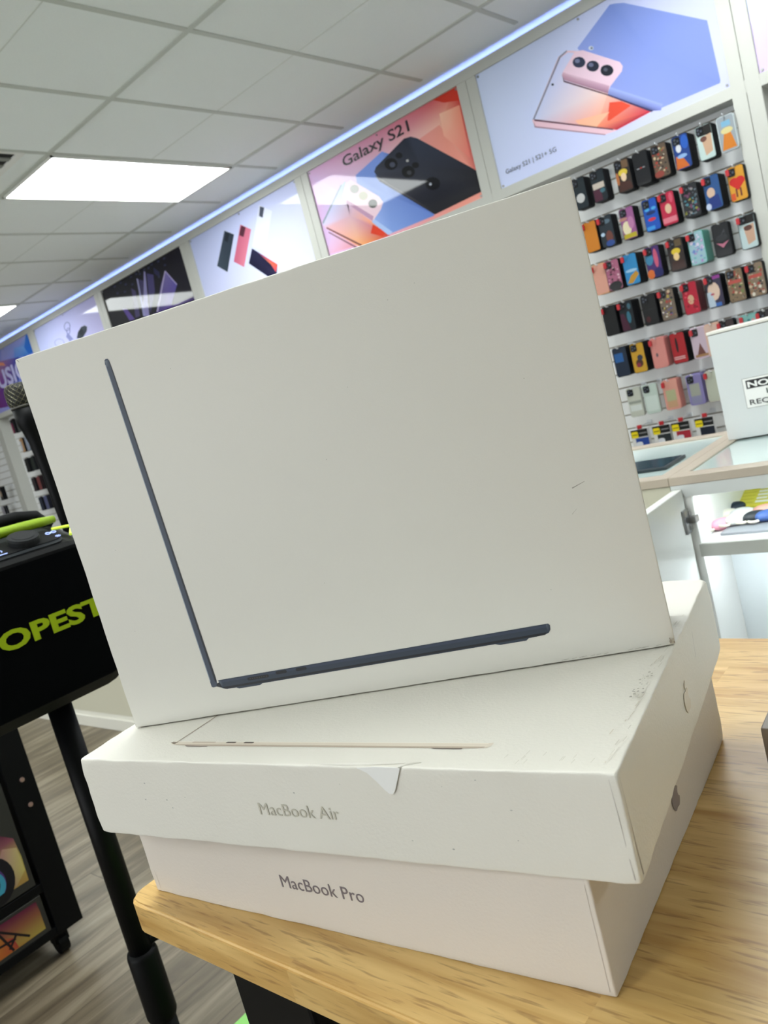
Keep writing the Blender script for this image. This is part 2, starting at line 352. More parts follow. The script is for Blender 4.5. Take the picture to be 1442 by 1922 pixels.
# poster artwork: polygons in metres from the lower left corner of each poster, with their colours
POSTER_ART = {
 0: [
  ([(0.257,0.254),(0.263,0.219),(0.612,0.037),(0.662,0.032),(0.858,0.044),(0.889,0.045),(0.681,0.235),(0.574,0.449),(0.51,0.481),(0.465,0.473)],[(226,190,205)]),
  ([(0.269,0.253),(0.475,0.463),(0.516,0.47),(0.572,0.44),(0.679,0.228)],[(198,204,235),(196,203,240),(200,206,240),(205,200,235),(238,205,195)]),
  ([(0.269,0.253),(0.679,0.228),(0.578,0.087)],[(198,204,235),(238,205,195),(240,150,120)]),
  ([(0.679,0.228),(0.848,0.046),(0.578,0.087)],[(238,190,180),(190,40,70),(240,140,110)]),
  ([(0.848,0.046),(0.673,0.034),(0.578,0.087)],[(165,25,60),(175,30,60),(238,140,115)]),
  ([(0.665,0.167),(0.722,0.147),(0.762,0.11),(0.647,0.089),(0.637,0.093)],[(222,80,60)]),
  ([(0.479,0.16),(0.656,0.126),(0.578,0.087),(0.496,0.13)],[(240,180,150)]),
  ([(0.27,0.255),(0.657,0.046),(0.654,0.041),(0.268,0.247)],[(95,60,75)]),
  ([(0.263,0.251),(0.262,0.217),(0.612,0.034),(0.615,0.037),(0.267,0.221)],[(150,110,130)]),
  ([(0.26,0.256),(0.469,0.472),(0.513,0.482),(0.513,0.475),(0.475,0.465),(0.269,0.253)],[(120,125,150)]),
  ([(0.76,0.57),(0.782,0.564),(0.824,0.546),(1.158,0.302),(1.165,0.044),(1.161,0.034),(0.899,0.041),(0.677,0.217),(0.567,0.466)],[(122,144,214),(124,146,214),(128,148,216),(124,140,206),(120,136,205),(118,134,204),(134,150,218),(140,156,222),(140,158,224)]),
  ([(0.679,0.234),(0.905,0.054),(0.892,0.032),(0.854,0.046),(0.665,0.204)],[(160,175,232),(150,165,226),(120,130,200),(70,75,130),(120,130,190)]),
  ([(0.665,0.206),(0.858,0.045),(0.848,0.043),(0.66,0.202)],[(60,55,90)]),
  ([(0.463,0.389),(0.473,0.4),(0.553,0.458),(0.591,0.445),(0.752,0.315),(0.762,0.291),(0.753,0.272),(0.685,0.233),(0.664,0.209),(0.47,0.359)],[(230,200,218)]),
  ([(0.472,0.398),(0.484,0.387),(0.682,0.237),(0.666,0.208),(0.47,0.359),(0.462,0.385)],[(215,178,200),(222,190,210),(205,165,190),(150,110,135),(170,130,150),(190,150,170)]),
  ([(0.464,0.382),(0.469,0.357),(0.663,0.207),(0.662,0.201),(0.464,0.353)],[(85,50,70)]),
  ([(0.592,0.388),(0.585,0.378),(0.571,0.375),(0.555,0.379),(0.54,0.389),(0.53,0.403),(0.529,0.417),(0.536,0.427),(0.55,0.43),(0.566,0.426),(0.581,0.416),(0.59,0.402)],[(50,56,78)]),
  ([(0.653,0.342),(0.646,0.332),(0.633,0.328),(0.617,0.332),(0.602,0.343),(0.593,0.356),(0.592,0.37),(0.599,0.38),(0.612,0.383),(0.628,0.379),(0.643,0.369),(0.652,0.355)],[(44,48,66)]),
  ([(0.716,0.293),(0.709,0.283),(0.695,0.279),(0.679,0.283),(0.664,0.293),(0.655,0.307),(0.654,0.321),(0.661,0.332),(0.674,0.335),(0.691,0.331),(0.705,0.321),(0.714,0.307)],[(36,40,52)]),
  ([(0.566,0.406),(0.563,0.402),(0.558,0.401),(0.551,0.403),(0.545,0.407),(0.542,0.412),(0.541,0.418),(0.544,0.421),(0.549,0.423),(0.556,0.421),(0.562,0.417),(0.566,0.411)],[(110,118,150)]),
  ([(0.628,0.359),(0.625,0.355),(0.62,0.354),(0.613,0.356),(0.608,0.36),(0.604,0.365),(0.603,0.371),(0.606,0.374),(0.611,0.376),(0.618,0.374),(0.624,0.37),(0.627,0.364)],[(100,106,135)]),
  ([(0.69,0.309),(0.687,0.305),(0.683,0.304),(0.678,0.305),(0.673,0.309),(0.67,0.313),(0.67,0.318),(0.672,0.321),(0.676,0.323),(0.682,0.321),(0.686,0.318),(0.689,0.313)],[(80,84,100)]),
  ([(0.412,0.364),(0.41,0.361),(0.407,0.361),(0.404,0.361),(0.401,0.363),(0.399,0.367),(0.399,0.37),(0.4,0.372),(0.403,0.373),(0.407,0.372),(0.41,0.37),(0.412,0.367)],[(30,35,50)]),
  ([(0.645,0.429),(0.642,0.425),(0.637,0.424),(0.63,0.426),(0.625,0.43),(0.621,0.435),(0.62,0.441),(0.623,0.444),(0.628,0.445),(0.635,0.444),(0.64,0.44),(0.644,0.434)],[(205,210,225)]),
  ([(0.642,0.43),(0.64,0.428),(0.637,0.427),(0.634,0.428),(0.631,0.43),(0.63,0.433),(0.629,0.436),(0.631,0.439),(0.634,0.439),(0.637,0.439),(0.64,0.436),(0.641,0.433)],[(120,130,150)]),
 ],
 1: [
  ([(-0.004,0.589),(1.194,0.604),(1.034,0.46),(0.23,0.377)],[(225,185,228),(214,70,50),(238,180,165),(215,200,240)]),
  ([(1.194,0.604),(1.208,0.127),(1.154,0.195),(1.034,0.46)],[(205,50,40),(205,100,95),(225,140,125),(235,175,155)]),
  ([(0.991,0.623),(1.194,0.602),(1.192,0.523),(1.095,0.554)],[(206,56,40)]),
  ([(1.051,0.513),(1.186,0.502),(1.177,0.222),(1.045,0.395)],[(245,195,170),(236,150,125),(225,120,110),(240,170,150)]),
  ([(-0.004,0.589),(0.23,0.377),(-0.028,0.072)],[(225,185,228),(205,205,245),(215,175,220)]),
  ([(0.23,0.377),(0.498,0.173),(0.476,0.03),(-0.028,0.072)],[(210,205,245),(235,190,200),(232,120,80),(222,180,215)]),
  ([(0.007,0.261),(0.248,0.425),(0.281,0.433),(0.247,0.316),(0.411,0.136),(0.51,0.022),(0.261,0.035),(0.031,0.224)],[(215,210,245),(190,205,240),(190,200,240),(210,190,225),(240,160,120),(200,50,30),(240,170,110),(232,180,190)]),
  ([(0.407,0.124),(0.492,0.048),(0.459,0.032),(0.373,0.081)],[(214,60,35)]),
  ([(0.038,0.233),(0.286,0.038),(0.273,0.034),(0.032,0.227)],[(110,60,70)]),
  ([(0.043,0.203),(0.243,0.038),(0.227,0.038),(0.04,0.196)],[(130,90,100)]),
  ([(0.012,0.273),(0.24,0.428),(0.247,0.423),(0.015,0.258)],[(150,160,180)]),
  ([(0.372,0.435),(0.607,0.485),(0.657,0.45),(0.855,0.047),(0.86,0.02),(0.521,0.029),(0.416,0.137),(0.499,0.226),(0.367,0.381)],[(120,150,225),(125,155,230),(100,130,205),(70,100,180),(100,130,205),(130,160,225),(150,175,235),(120,150,220),(140,165,230)]),
  ([(0.422,0.156),(0.54,0.032),(0.503,0.027),(0.405,0.138)],[(170,195,240)]),
  ([(0.233,0.362),(0.281,0.424),(0.327,0.425),(0.506,0.257),(0.525,0.216),(0.495,0.184),(0.418,0.144),(0.25,0.312)],[(238,208,222)]),
  ([(0.256,0.329),(0.429,0.165),(0.411,0.144),(0.245,0.311)],[(190,150,180)]),
  ([(0.372,0.352),(0.363,0.342),(0.347,0.338),(0.328,0.341),(0.311,0.351),(0.302,0.364),(0.301,0.378),(0.31,0.388),(0.327,0.392),(0.346,0.389),(0.362,0.379),(0.372,0.365)],[(172,172,170)]),
  ([(0.425,0.291),(0.417,0.281),(0.401,0.277),(0.382,0.28),(0.366,0.289),(0.356,0.303),(0.355,0.316),(0.364,0.327),(0.381,0.331),(0.399,0.327),(0.415,0.318),(0.425,0.304)],[(196,192,176)]),
  ([(0.481,0.224),(0.473,0.214),(0.457,0.209),(0.439,0.212),(0.422,0.222),(0.413,0.235),(0.412,0.249),(0.421,0.259),(0.437,0.263),(0.456,0.26),(0.472,0.251),(0.481,0.237)],[(96,98,98)]),
  ([(0.516,0.401),(0.538,0.421),(0.782,0.488),(0.83,0.48),(0.871,0.454),(1.164,0.179),(1.201,0.141),(1.196,0.033),(0.865,0.024),(0.539,0.343)],[(60,64,80),(50,54,68),(36,42,58),(50,58,78),(50,58,78),(34,36,48),(28,28,36),(34,34,40),(24,24,32),(50,52,66)]),
  ([(0.514,0.384),(0.844,0.063),(0.865,0.024),(0.537,0.337)],[(110,110,118),(30,30,36),(20,20,26),(60,60,70)]),
  ([(0.745,0.407),(0.739,0.401),(0.728,0.399),(0.715,0.401),(0.704,0.408),(0.697,0.417),(0.696,0.427),(0.702,0.433),(0.713,0.435),(0.726,0.433),(0.737,0.426),(0.744,0.416)],[(14,16,24)]),
  ([(0.697,0.377),(0.685,0.364),(0.665,0.359),(0.64,0.364),(0.618,0.377),(0.605,0.395),(0.604,0.413),(0.615,0.426),(0.636,0.43),(0.661,0.425),(0.683,0.412),(0.696,0.394)],[(10,12,20)]),
  ([(0.802,0.292),(0.791,0.279),(0.77,0.274),(0.746,0.279),(0.725,0.291),(0.712,0.309),(0.711,0.327),(0.722,0.34),(0.743,0.344),(0.767,0.34),(0.788,0.327),(0.8,0.309)],[(10,12,18)]),
  ([(0.839,0.315),(0.834,0.308),(0.823,0.306),(0.81,0.309),(0.799,0.315),(0.792,0.325),(0.792,0.334),(0.797,0.34),(0.808,0.342),(0.821,0.34),(0.832,0.333),(0.839,0.324)],[(12,14,20)]),
  ([(0.95,0.17),(0.938,0.155),(0.916,0.15),(0.89,0.154),(0.866,0.168),(0.852,0.187),(0.851,0.206),(0.863,0.221),(0.885,0.226),(0.911,0.221),(0.934,0.207),(0.948,0.189)],[(10,12,20)]),
  ([(0.679,0.38),(0.674,0.374),(0.665,0.372),(0.654,0.374),(0.644,0.38),(0.639,0.388),(0.638,0.396),(0.643,0.401),(0.653,0.404),(0.663,0.401),(0.673,0.396),(0.678,0.388)],[(70,74,92)]),
  ([(0.778,0.296),(0.773,0.291),(0.766,0.289),(0.757,0.291),(0.75,0.296),(0.745,0.302),(0.744,0.309),(0.749,0.314),(0.756,0.315),(0.765,0.314),(0.773,0.309),(0.777,0.302)],[(60,62,70)]),
  ([(0.893,0.187),(0.891,0.184),(0.887,0.182),(0.882,0.183),(0.878,0.186),(0.876,0.189),(0.876,0.193),(0.878,0.196),(0.882,0.197),(0.887,0.197),(0.891,0.194),(0.893,0.191)],[(180,186,200)]),
  ([(0.778,0.364),(0.776,0.361),(0.772,0.36),(0.767,0.361),(0.763,0.363),(0.76,0.367),(0.76,0.371),(0.762,0.374),(0.767,0.375),(0.771,0.374),(0.776,0.372),(0.778,0.368)],[(180,180,180)]),
 ],
 2: [
  ([(0.815,0.57),(0.922,0.49),(0.758,0.281),(0.643,0.341)],[(212,216,240)]),
  ([(0.821,0.558),(0.859,0.536),(0.817,0.481),(0.788,0.504)],[(70,76,92)]),
  ([(0.407,0.532),(0.494,0.476),(0.318,0.261),(0.225,0.334)],[(48,58,72),(40,50,64),(46,58,70),(58,70,84)]),
  ([(0.416,0.518),(0.449,0.498),(0.408,0.449),(0.379,0.472)],[(30,36,46)]),
  ([(0.586,0.515),(0.677,0.45),(0.504,0.239),(0.413,0.307)],[(190,96,122),(200,112,135),(205,118,140),(185,90,118)]),
  ([(0.591,0.506),(0.63,0.48),(0.582,0.428),(0.543,0.455)],[(84,40,56)]),
  ([(0.634,0.332),(0.838,0.156),(0.804,0.097),(0.713,0.109),(0.561,0.248)],[(30,30,60),(20,18,44),(40,36,70),(20,20,50),(16,18,44)]),
  ([(0.671,0.298),(0.838,0.156),(0.801,0.113),(0.775,0.175)],[(50,40,110),(240,90,60),(200,60,90),(245,150,60)]),
 ],
 3: [
  ([(0.935,0.487),(1.03,0.35),(0.881,0.223),(0.668,0.228),(0.828,0.404)],[(120,110,170),(90,80,160),(100,80,160),(70,60,120),(100,90,150)]),
  ([(0.927,0.486),(0.939,0.485),(0.694,0.227),(0.675,0.232)],[(190,180,220)]),
  ([(0.939,0.485),(1.032,0.353),(1.024,0.346),(0.931,0.479)],[(170,160,215)]),
  ([(0.665,0.566),(0.681,0.555),(0.562,0.226),(0.481,0.248)],[(150,145,200)]),
  ([(0.694,0.539),(0.773,0.503),(0.731,0.385),(0.588,0.244)],[(70,64,120)]),
  ([(0.541,0.543),(0.559,0.534),(0.507,0.241),(0.481,0.248)],[(160,160,210)]),
  ([(0.566,0.53),(0.622,0.501),(0.531,0.345)],[(60,54,100)]),
  ([(0.432,0.496),(0.479,0.458),(0.438,0.26),(0.371,0.265)],[(70,62,110)]),
  ([(0.223,0.381),(0.285,0.364),(0.354,0.257),(0.276,0.266)],[(90,70,150)]),
  ([(0.801,0.554),(0.858,0.501),(0.846,0.458),(0.788,0.51)],[(40,42,80)]),
  ([(0.881,0.223),(1.199,0.209),(1.203,0.185),(0.603,0.23)],[(90,60,150),(60,40,100),(50,36,90),(90,70,150)]),
  ([(0.195,0.584),(0.228,0.582),(0.224,0.566),(0.191,0.568)],[(44,48,78)]),
  ([(0.294,0.586),(0.326,0.584),(0.322,0.568),(0.289,0.57)],[(44,48,78)]),
  ([(0.359,0.554),(0.391,0.552),(0.387,0.536),(0.355,0.538)],[(44,48,78)]),
  ([(0.46,0.586),(0.491,0.584),(0.486,0.568),(0.455,0.57)],[(44,48,78)]),
  ([(0.54,0.586),(0.571,0.584),(0.567,0.568),(0.536,0.57)],[(44,48,78)]),
  ([(0.209,0.524),(0.242,0.522),(0.237,0.505),(0.204,0.507)],[(44,48,78)]),
  ([(0.318,0.504),(0.35,0.503),(0.346,0.486),(0.314,0.488)],[(44,48,78)]),
  ([(0.45,0.528),(0.481,0.526),(0.477,0.51),(0.445,0.512)],[(44,48,78)]),
  ([(0.664,0.584),(0.694,0.582),(0.69,0.567),(0.66,0.569)],[(44,48,78)]),
  ([(0.777,0.591),(0.807,0.588),(0.803,0.573),(0.773,0.575)],[(44,48,78)]),
  ([(0.871,0.585),(0.9,0.583),(0.896,0.567),(0.868,0.569)],[(44,48,78)]),
  ([(0.955,0.582),(0.983,0.58),(0.979,0.565),(0.951,0.567)],[(44,48,78)]),
  ([(0.824,0.476),(0.853,0.474),(0.849,0.459),(0.82,0.461)],[(44,48,78)]),
  ([(0.94,0.534),(0.968,0.532),(0.964,0.517),(0.936,0.519)],[(44,48,78)]),
  ([(0.589,0.571),(0.619,0.569),(0.615,0.553),(0.585,0.555)],[(44,48,78)]),
  ([(0.726,0.577),(0.756,0.575),(0.752,0.559),(0.722,0.561)],[(44,48,78)]),
 ],
 4: [
  ([(0.666,0.459),(0.65,0.444),(0.641,0.449),(0.654,0.462)],[(110,115,165)]),
  ([(0.65,0.444),(0.627,0.435),(0.622,0.441),(0.641,0.449)],[(110,115,165)]),
  ([(0.627,0.435),(0.6,0.433),(0.601,0.44),(0.622,0.441)],[(110,115,165)]),
  ([(0.6,0.433),(0.576,0.439),(0.582,0.444),(0.601,0.44)],[(110,115,165)]),
  ([(0.576,0.439),(0.558,0.452),(0.569,0.455),(0.582,0.444)],[(110,115,165)]),
  ([(0.558,0.452),(0.552,0.469),(0.565,0.469),(0.569,0.455)],[(110,115,165)]),
  ([(0.552,0.469),(0.557,0.487),(0.57,0.484),(0.565,0.469)],[(110,115,165)]),
  ([(0.557,0.487),(0.574,0.502),(0.583,0.497),(0.57,0.484)],[(110,115,165)]),
  ([(0.574,0.502),(0.598,0.511),(0.602,0.505),(0.583,0.497)],[(110,115,165)]),
  ([(0.598,0.511),(0.624,0.513),(0.623,0.506),(0.602,0.505)],[(110,115,165)]),
  ([(0.624,0.513),(0.648,0.506),(0.642,0.501),(0.623,0.506)],[(110,115,165)]),
  ([(0.648,0.506),(0.665,0.494),(0.655,0.491),(0.642,0.501)],[(110,115,165)]),
  ([(0.665,0.494),(0.672,0.477),(0.659,0.477),(0.655,0.491)],[(110,115,165)]),
  ([(0.672,0.477),(0.666,0.459),(0.654,0.462),(0.659,0.477)],[(110,115,165)]),
  ([(0.643,0.423),(0.632,0.413),(0.625,0.417),(0.633,0.426)],[(90,95,150)]),
  ([(0.632,0.413),(0.617,0.406),(0.613,0.412),(0.625,0.417)],[(90,95,150)]),
  ([(0.617,0.406),(0.6,0.405),(0.601,0.41),(0.613,0.412)],[(90,95,150)]),
  ([(0.6,0.405),(0.584,0.409),(0.589,0.413),(0.601,0.41)],[(90,95,150)]),
  ([(0.584,0.409),(0.574,0.418),(0.582,0.42),(0.589,0.413)],[(90,95,150)]),
  ([(0.574,0.418),(0.57,0.429),(0.58,0.429),(0.582,0.42)],[(90,95,150)]),
  ([(0.57,0.429),(0.574,0.442),(0.584,0.439),(0.58,0.429)],[(90,95,150)]),
  ([(0.574,0.442),(0.585,0.452),(0.592,0.448),(0.584,0.439)],[(90,95,150)]),
  ([(0.585,0.452),(0.6,0.458),(0.604,0.453),(0.592,0.448)],[(90,95,150)]),
  ([(0.6,0.458),(0.618,0.46),(0.617,0.455),(0.604,0.453)],[(90,95,150)]),
  ([(0.618,0.46),(0.633,0.456),(0.628,0.452),(0.617,0.455)],[(90,95,150)]),
  ([(0.633,0.456),(0.643,0.447),(0.635,0.445),(0.628,0.452)],[(90,95,150)]),
  ([(0.643,0.447),(0.647,0.436),(0.637,0.436),(0.635,0.445)],[(90,95,150)]),
  ([(0.647,0.436),(0.643,0.423),(0.633,0.426),(0.637,0.436)],[(90,95,150)]),
  ([(0.48,0.353),(0.462,0.341),(0.454,0.345),(0.47,0.356)],[(140,145,185)]),
  ([(0.462,0.341),(0.43,0.335),(0.426,0.34),(0.454,0.345)],[(140,145,185)]),
  ([(0.43,0.335),(0.391,0.337),(0.392,0.342),(0.426,0.34)],[(140,145,185)]),
  ([(0.391,0.337),(0.351,0.347),(0.357,0.351),(0.392,0.342)],[(140,145,185)]),
  ([(0.351,0.347),(0.32,0.362),(0.329,0.364),(0.357,0.351)],[(140,145,185)]),
  ([(0.32,0.362),(0.304,0.38),(0.315,0.38),(0.329,0.364)],[(140,145,185)]),
  ([(0.304,0.38),(0.305,0.397),(0.315,0.394),(0.315,0.38)],[(140,145,185)]),
  ([(0.305,0.397),(0.324,0.41),(0.332,0.405),(0.315,0.394)],[(140,145,185)]),
  ([(0.324,0.41),(0.356,0.415),(0.36,0.41),(0.332,0.405)],[(140,145,185)]),
  ([(0.356,0.415),(0.396,0.413),(0.395,0.408),(0.36,0.41)],[(140,145,185)]),
  ([(0.396,0.413),(0.435,0.403),(0.429,0.399),(0.395,0.408)],[(140,145,185)]),
  ([(0.435,0.403),(0.465,0.388),(0.456,0.386),(0.429,0.399)],[(140,145,185)]),
  ([(0.465,0.388),(0.481,0.37),(0.471,0.37),(0.456,0.386)],[(140,145,185)]),
  ([(0.481,0.37),(0.48,0.353),(0.47,0.356),(0.471,0.37)],[(140,145,185)]),
  ([(0.588,0.424),(0.653,0.345),(0.579,0.343),(0.54,0.395)],[(130,135,185)]),
  ([(0.71,0.338),(0.76,0.38),(0.834,0.408),(0.903,0.408),(0.936,0.386),(0.911,0.354),(0.838,0.326),(0.79,0.317)],[(60,66,78),(54,60,72),(60,66,78),(70,76,88),(60,66,80),(50,56,66),(44,50,60),(50,56,66)]),
  ([(0.854,0.356),(0.841,0.344),(0.823,0.338),(0.804,0.339),(0.789,0.346),(0.783,0.359),(0.787,0.373),(0.799,0.385),(0.818,0.391),(0.837,0.39),(0.851,0.382),(0.857,0.37)],[(40,46,54)]),
 ],
 5: [
  ([(0.576,0.619),(1.147,0.607),(1.21,0.591),(1.177,0.51),(0.965,0.427),(0.449,0.456)],[(160,165,225),(165,165,225),(140,165,225),(60,140,220),(90,120,215),(150,150,220)]),
  ([(1.14,0.598),(1.21,0.591),(1.187,0.411),(0.962,0.422)],[(60,120,210),(20,95,190),(16,90,185),(20,100,200)]),
  ([(0.827,0.54),(1.028,0.514),(1.084,0.416),(0.769,0.445)],[(120,160,228),(110,160,228),(50,120,205),(90,130,215)]),
  ([(0.214,0.522),(0.87,0.439),(0.709,0.221),(0.033,0.293)],[(200,140,160),(40,70,170),(20,60,160),(150,60,150)]),
  ([(0.041,0.304),(0.562,0.241),(0.674,-0.007),(-0.138,0.079)],[(130,50,130),(50,50,150),(60,40,140),(120,30,110)]),
  ([(0.391,0.49),(0.512,0.465),(0.538,0.426),(0.369,0.462)],[(232,150,120)]),
 ],
}

# ================================================================== ROOM
struct('floor', bx((X0, Y0, FLOOR - 0.05), (X1, Y1, FLOOR)), M['floor'])
struct('ceiling', bx((X0, Y0, CEIL), (X1, Y1, CEIL + 0.05)), M['ceiling'])
struct('wall_back', bx((X0, Y1, FLOOR), (X1, Y1 + 0.1, CEIL)), M['wall'])
struct('wall_left', bx((X0 - 0.1, Y0, FLOOR), (X0, Y1, CEIL)), M['wall'])
struct('wall_right', bx((X1, Y0, FLOOR), (X1 + 0.1, Y1, CEIL)), M['wall'])
bm = B()
box(bm, (X0, Y0 - 0.1, FLOOR), (FILL_WIN[0], Y0, CEIL)); box(bm, (FILL_WIN[1], Y0 - 0.1, FLOOR), (X1, Y0, CEIL))
box(bm, (FILL_WIN[0], Y0 - 0.1, FLOOR), (FILL_WIN[1], Y0, FILL_WIN[2])); box(bm, (FILL_WIN[0], Y0 - 0.1, FILL_WIN[3]), (FILL_WIN[1], Y0, CEIL))
struct('wall_front', bm, M['wall'])
bm = B(); wf = 0.05
for q in ((FILL_WIN[0], FILL_WIN[2], FILL_WIN[1], FILL_WIN[2] + wf), (FILL_WIN[0], FILL_WIN[3] - wf, FILL_WIN[1], FILL_WIN[3]), (FILL_WIN[0], FILL_WIN[2], FILL_WIN[0] + wf, FILL_WIN[3]), (FILL_WIN[1] - wf, FILL_WIN[2], FILL_WIN[1], FILL_WIN[3]), (-3.42, FILL_WIN[2], -3.37, FILL_WIN[3]), (-1.32, FILL_WIN[2], -1.27, FILL_WIN[3])):
    box(bm, (q[0], Y0 - 0.07, q[1]), (q[2], Y0 - 0.02, q[3]))
w = struct('added_window_1', bm, cmat((60, 62, 64)))  # unseen window, added to let the frontal fill light in
pn = obj('added_window_pane', bx((FILL_WIN[0] + 0.01, Y0 - 0.05, FILL_WIN[2] + 0.01), (FILL_WIN[1] - 0.01, Y0 - 0.044, FILL_WIN[3] - 0.01)), M['pane'], w)
# ceiling grid bars and the scored line in the middle of every tile
bm = B(); x = -2.492 + 0.61 * 9
while x > X0:
    if x < X1: box(bm, (x - 0.012, Y0, CEIL - 0.005), (x + 0.012, 3.93, CEIL + 0.002))
    x -= 0.61
y = 2.353 - 1.22 * 7
while y < Y1:
    box(bm, (X0, y - 0.012, CEIL - 0.0055), (X1, y + 0.012, CEIL + 0.002)); y += 1.22
struct('trim_1', bm, M['tbar'])
bm = B(); y = 1.743 - 1.22 * 6
while y < Y1: box(bm, (X0, y - 0.003, CEIL - 0.0012), (X1, y + 0.003, CEIL + 0.002)); y += 1.22
struct('trim_2', bm, M['score'])

# ceiling light panels
lab = ['nearest ceiling light panel in view, a bright white rectangle above the phone poster wall',
       'second ceiling light panel, cut off by the left edge of the picture']
for i, (lx, ly) in enumerate(LIGHT_CELLS):
    l = lab[i] if i < 2 else 'white ceiling light panel outside the view, %s' % ['near the poster wall over the phone cases', 'near the poster wall at the far right', 'over the tripod stand', 'at the far left of the room', 'above the left end of the table', 'behind on the left', 'straight behind'][i - 2]
    t = thing('ceiling_light', l, 'ceiling light', (lx + 0.305, ly + 0.61, CEIL - 0.02), 'flat ceiling light panels')
    bm = B(); a, b, c, d = lx + 0.014, ly + 0.014, lx + 0.596, ly + 1.206
    for q in (((a, b), (c, b + 0.012)), ((a, d - 0.012), (c, d)), ((a, b), (a + 0.012, d)), ((c - 0.012, b), (c, d))):
        box(bm, (q[0][0], q[0][1], CEIL - 0.014), (q[1][0], q[1][1], CEIL - 0.001))
    obj('light_frame', bm, M['lframe'], t)
    obj('diffuser', bx((a + 0.012, b + 0.012, CEIL - 0.010), (c - 0.012, d - 0.012, CEIL - 0.003)), M['lens'], t)
# air vent beside the light
t = thing('ceiling_vent', 'grey slatted air vent in the ceiling at the left edge beside the light panel', 'vent', (-4.02, 1.92, CEIL - 0.012))
obj('duct_opening', bx((-4.28, 1.64, CEIL - 0.006), (-3.73, 2.20, CEIL - 0.001)), M['dark'], t)
bm = B()
for q in ((-4.30, 1.62, -3.715, 1.66), (-4.30, 2.185, -3.715, 2.225), (-4.30, 1.66, -4.26, 2.185), (-3.725, 1.66, -3.715, 2.185)): box(bm, (q[0], q[1], CEIL - 0.012), (q[2], q[3], CEIL - 0.001))
obj('vent_frame', bm, M['lframe'], t)
for k in range(6): obj('louvre', bx((-3.815 - 0.085 * k, 1.66, CEIL - 0.011), (-3.78 - 0.085 * k, 2.185, CEIL - 0.003)), M['vent'], t)

# ================================================================== WALL DISPLAY
YF, YB = 4.0, 4.12
TOPZ = 1.58
PB = [-2.208 - 1.322 * i for i in range(-1, 8)]     # left edges of the posters, right to left
PZ, PW, PH = 0.928, 1.2, 0.596
post_x = [p + PW + 0.061 for p in PB]               # post centre to the right of each poster
XL, XR = -12.4, 3.5
struct('trim_3', bx((XL, YF, PZ + PH), (XR, YF + 0.05, TOPZ), 0.002), M['trim'])
struct('trim_4', bx((XL, YF + 0.001, PZ - 0.052), (XR, YB + 0.02, PZ), 0.002), M['trim'])
n = 5
for p in PB:
    xc = p - 0.061
    bm = B(); box(bm, (xc - 0.061, YF, FLOOR), (xc - 0.001, YB + 0.02, PZ + PH), 0.0015); box(bm, (xc + 0.001, YF, FLOOR), (xc + 0.061, YB + 0.02, PZ + PH), 0.0015)
    struct('trim_%d' % n, bm, M['trim']); n += 1
    if p == PB[0]:
        struct('trim_%d' % n, bx((p + PW, YF, FLOOR), (p + PW + 0.122, YB + 0.02, PZ + PH), 0.0015), M['trim']); n += 1
# LED strip lying on top of the fascia
t = tag(obj('led_strip', bx((XL, YF + 0.065, TOPZ - 0.034), (XR, YF + 0.085, TOPZ - 0.028)), M['cove']),
        'blue glowing LED strip running along the top of the poster wall under the ceiling', 'led strip')
struct('trim_20', bx((XL, YF + 0.05, TOPZ - 0.05), (XR, Y1, TOPZ - 0.034)), M['trim'])

# slatwall panels, one per bay
SLOT0, PITCH_ = 0.849, 0.0745
bay_names = ['under the lilac poster at the right edge', 'under the large blue phone poster, hung with rows of phone cases', 'under the orange and pink poster with large black lettering', 'under the poster of three small phones',
             'under the black glass phones poster', 'under the pale earbuds poster', 'under the blue and purple poster at the left edge', 'beyond the last visible poster on the left', 'at the far left end of the wall']
for i, p in enumerate(PB):
    bm = B(); z = SLOT0 + PITCH_
    x0, x1 = p, p + PW
    zt = PZ - 0.052
    zz = SLOT0; hi = zt
    while hi > FLOOR + 0.15:
        lo = zz + 0.003
        box(bm, (x0, YB, lo), (x1, YB + 0.012, hi), 0.0015); hi = zz - 0.003; zz -= PITCH_
    s_ = tag(obj('slatwall_panel', bm, M['slat']), 'white slatwall panel ' + bay_names[i], 'slatwall', 'slatwall panels of the wall display')
    obj('slot_backing', bx((x0, YB + 0.010, FLOOR + 0.1), (x1, YB + 0.02, zt)), M['groove'], s_)

# posters
def bg(kind):
    def mixc(a, b, t): return tuple(a[k] * (1 - t) + b[k] * t for k in range(4))
    if kind == 0: return lambda u, v: mixc(rgb(204, 216, 246), rgb(190, 192, 236), u * 0.7 + (1 - v) * 0.3)
    if kind == 1: return lambda u, v: mixc(rgb(222, 190, 230), rgb(232, 150, 135), min(1, max(0, u * 1.2)))
    if kind == 2: return lambda u, v: mixc(rgb(186, 196, 236), rgb(208, 208, 236), 0.6 * (1 - v) + 0.4 * u)
    if kind == 3: return lambda u, v: mixc(rgb(10, 11, 22), rgb(16, 14, 30), u)
    if kind == 4: return lambda u, v: mixc(rgb(186, 194, 236), rgb(186, 182, 226), u)
    if kind == 5: return lambda u, v: mixc(rgb(150, 150, 218), rgb(110, 130, 215), u)
    return lambda u, v: mixc(rgb(196, 204, 240), rgb(206, 188, 226), 1 - v)
plab = {-1: 'lilac printed poster cut off by the right edge of the picture',
        0: 'large poster of a blue phone with pink camera bump over a sunset screen',
        1: 'poster with large black lettering over black, blue and pink phones on an orange background',
        2: 'pale blue poster of three small upright phones and one tilted dark phone',
        3: 'black poster with glassy lilac phone slabs standing like shards',
        4: 'pale lilac poster with wire rings and a dark oval earbud',
        5: 'blue and purple poster with big pale capital letters, at the left edge',
        6: 'plain lilac poster beyond the left edge of the picture', 7: 'plain lilac poster at the far left end of the wall'}
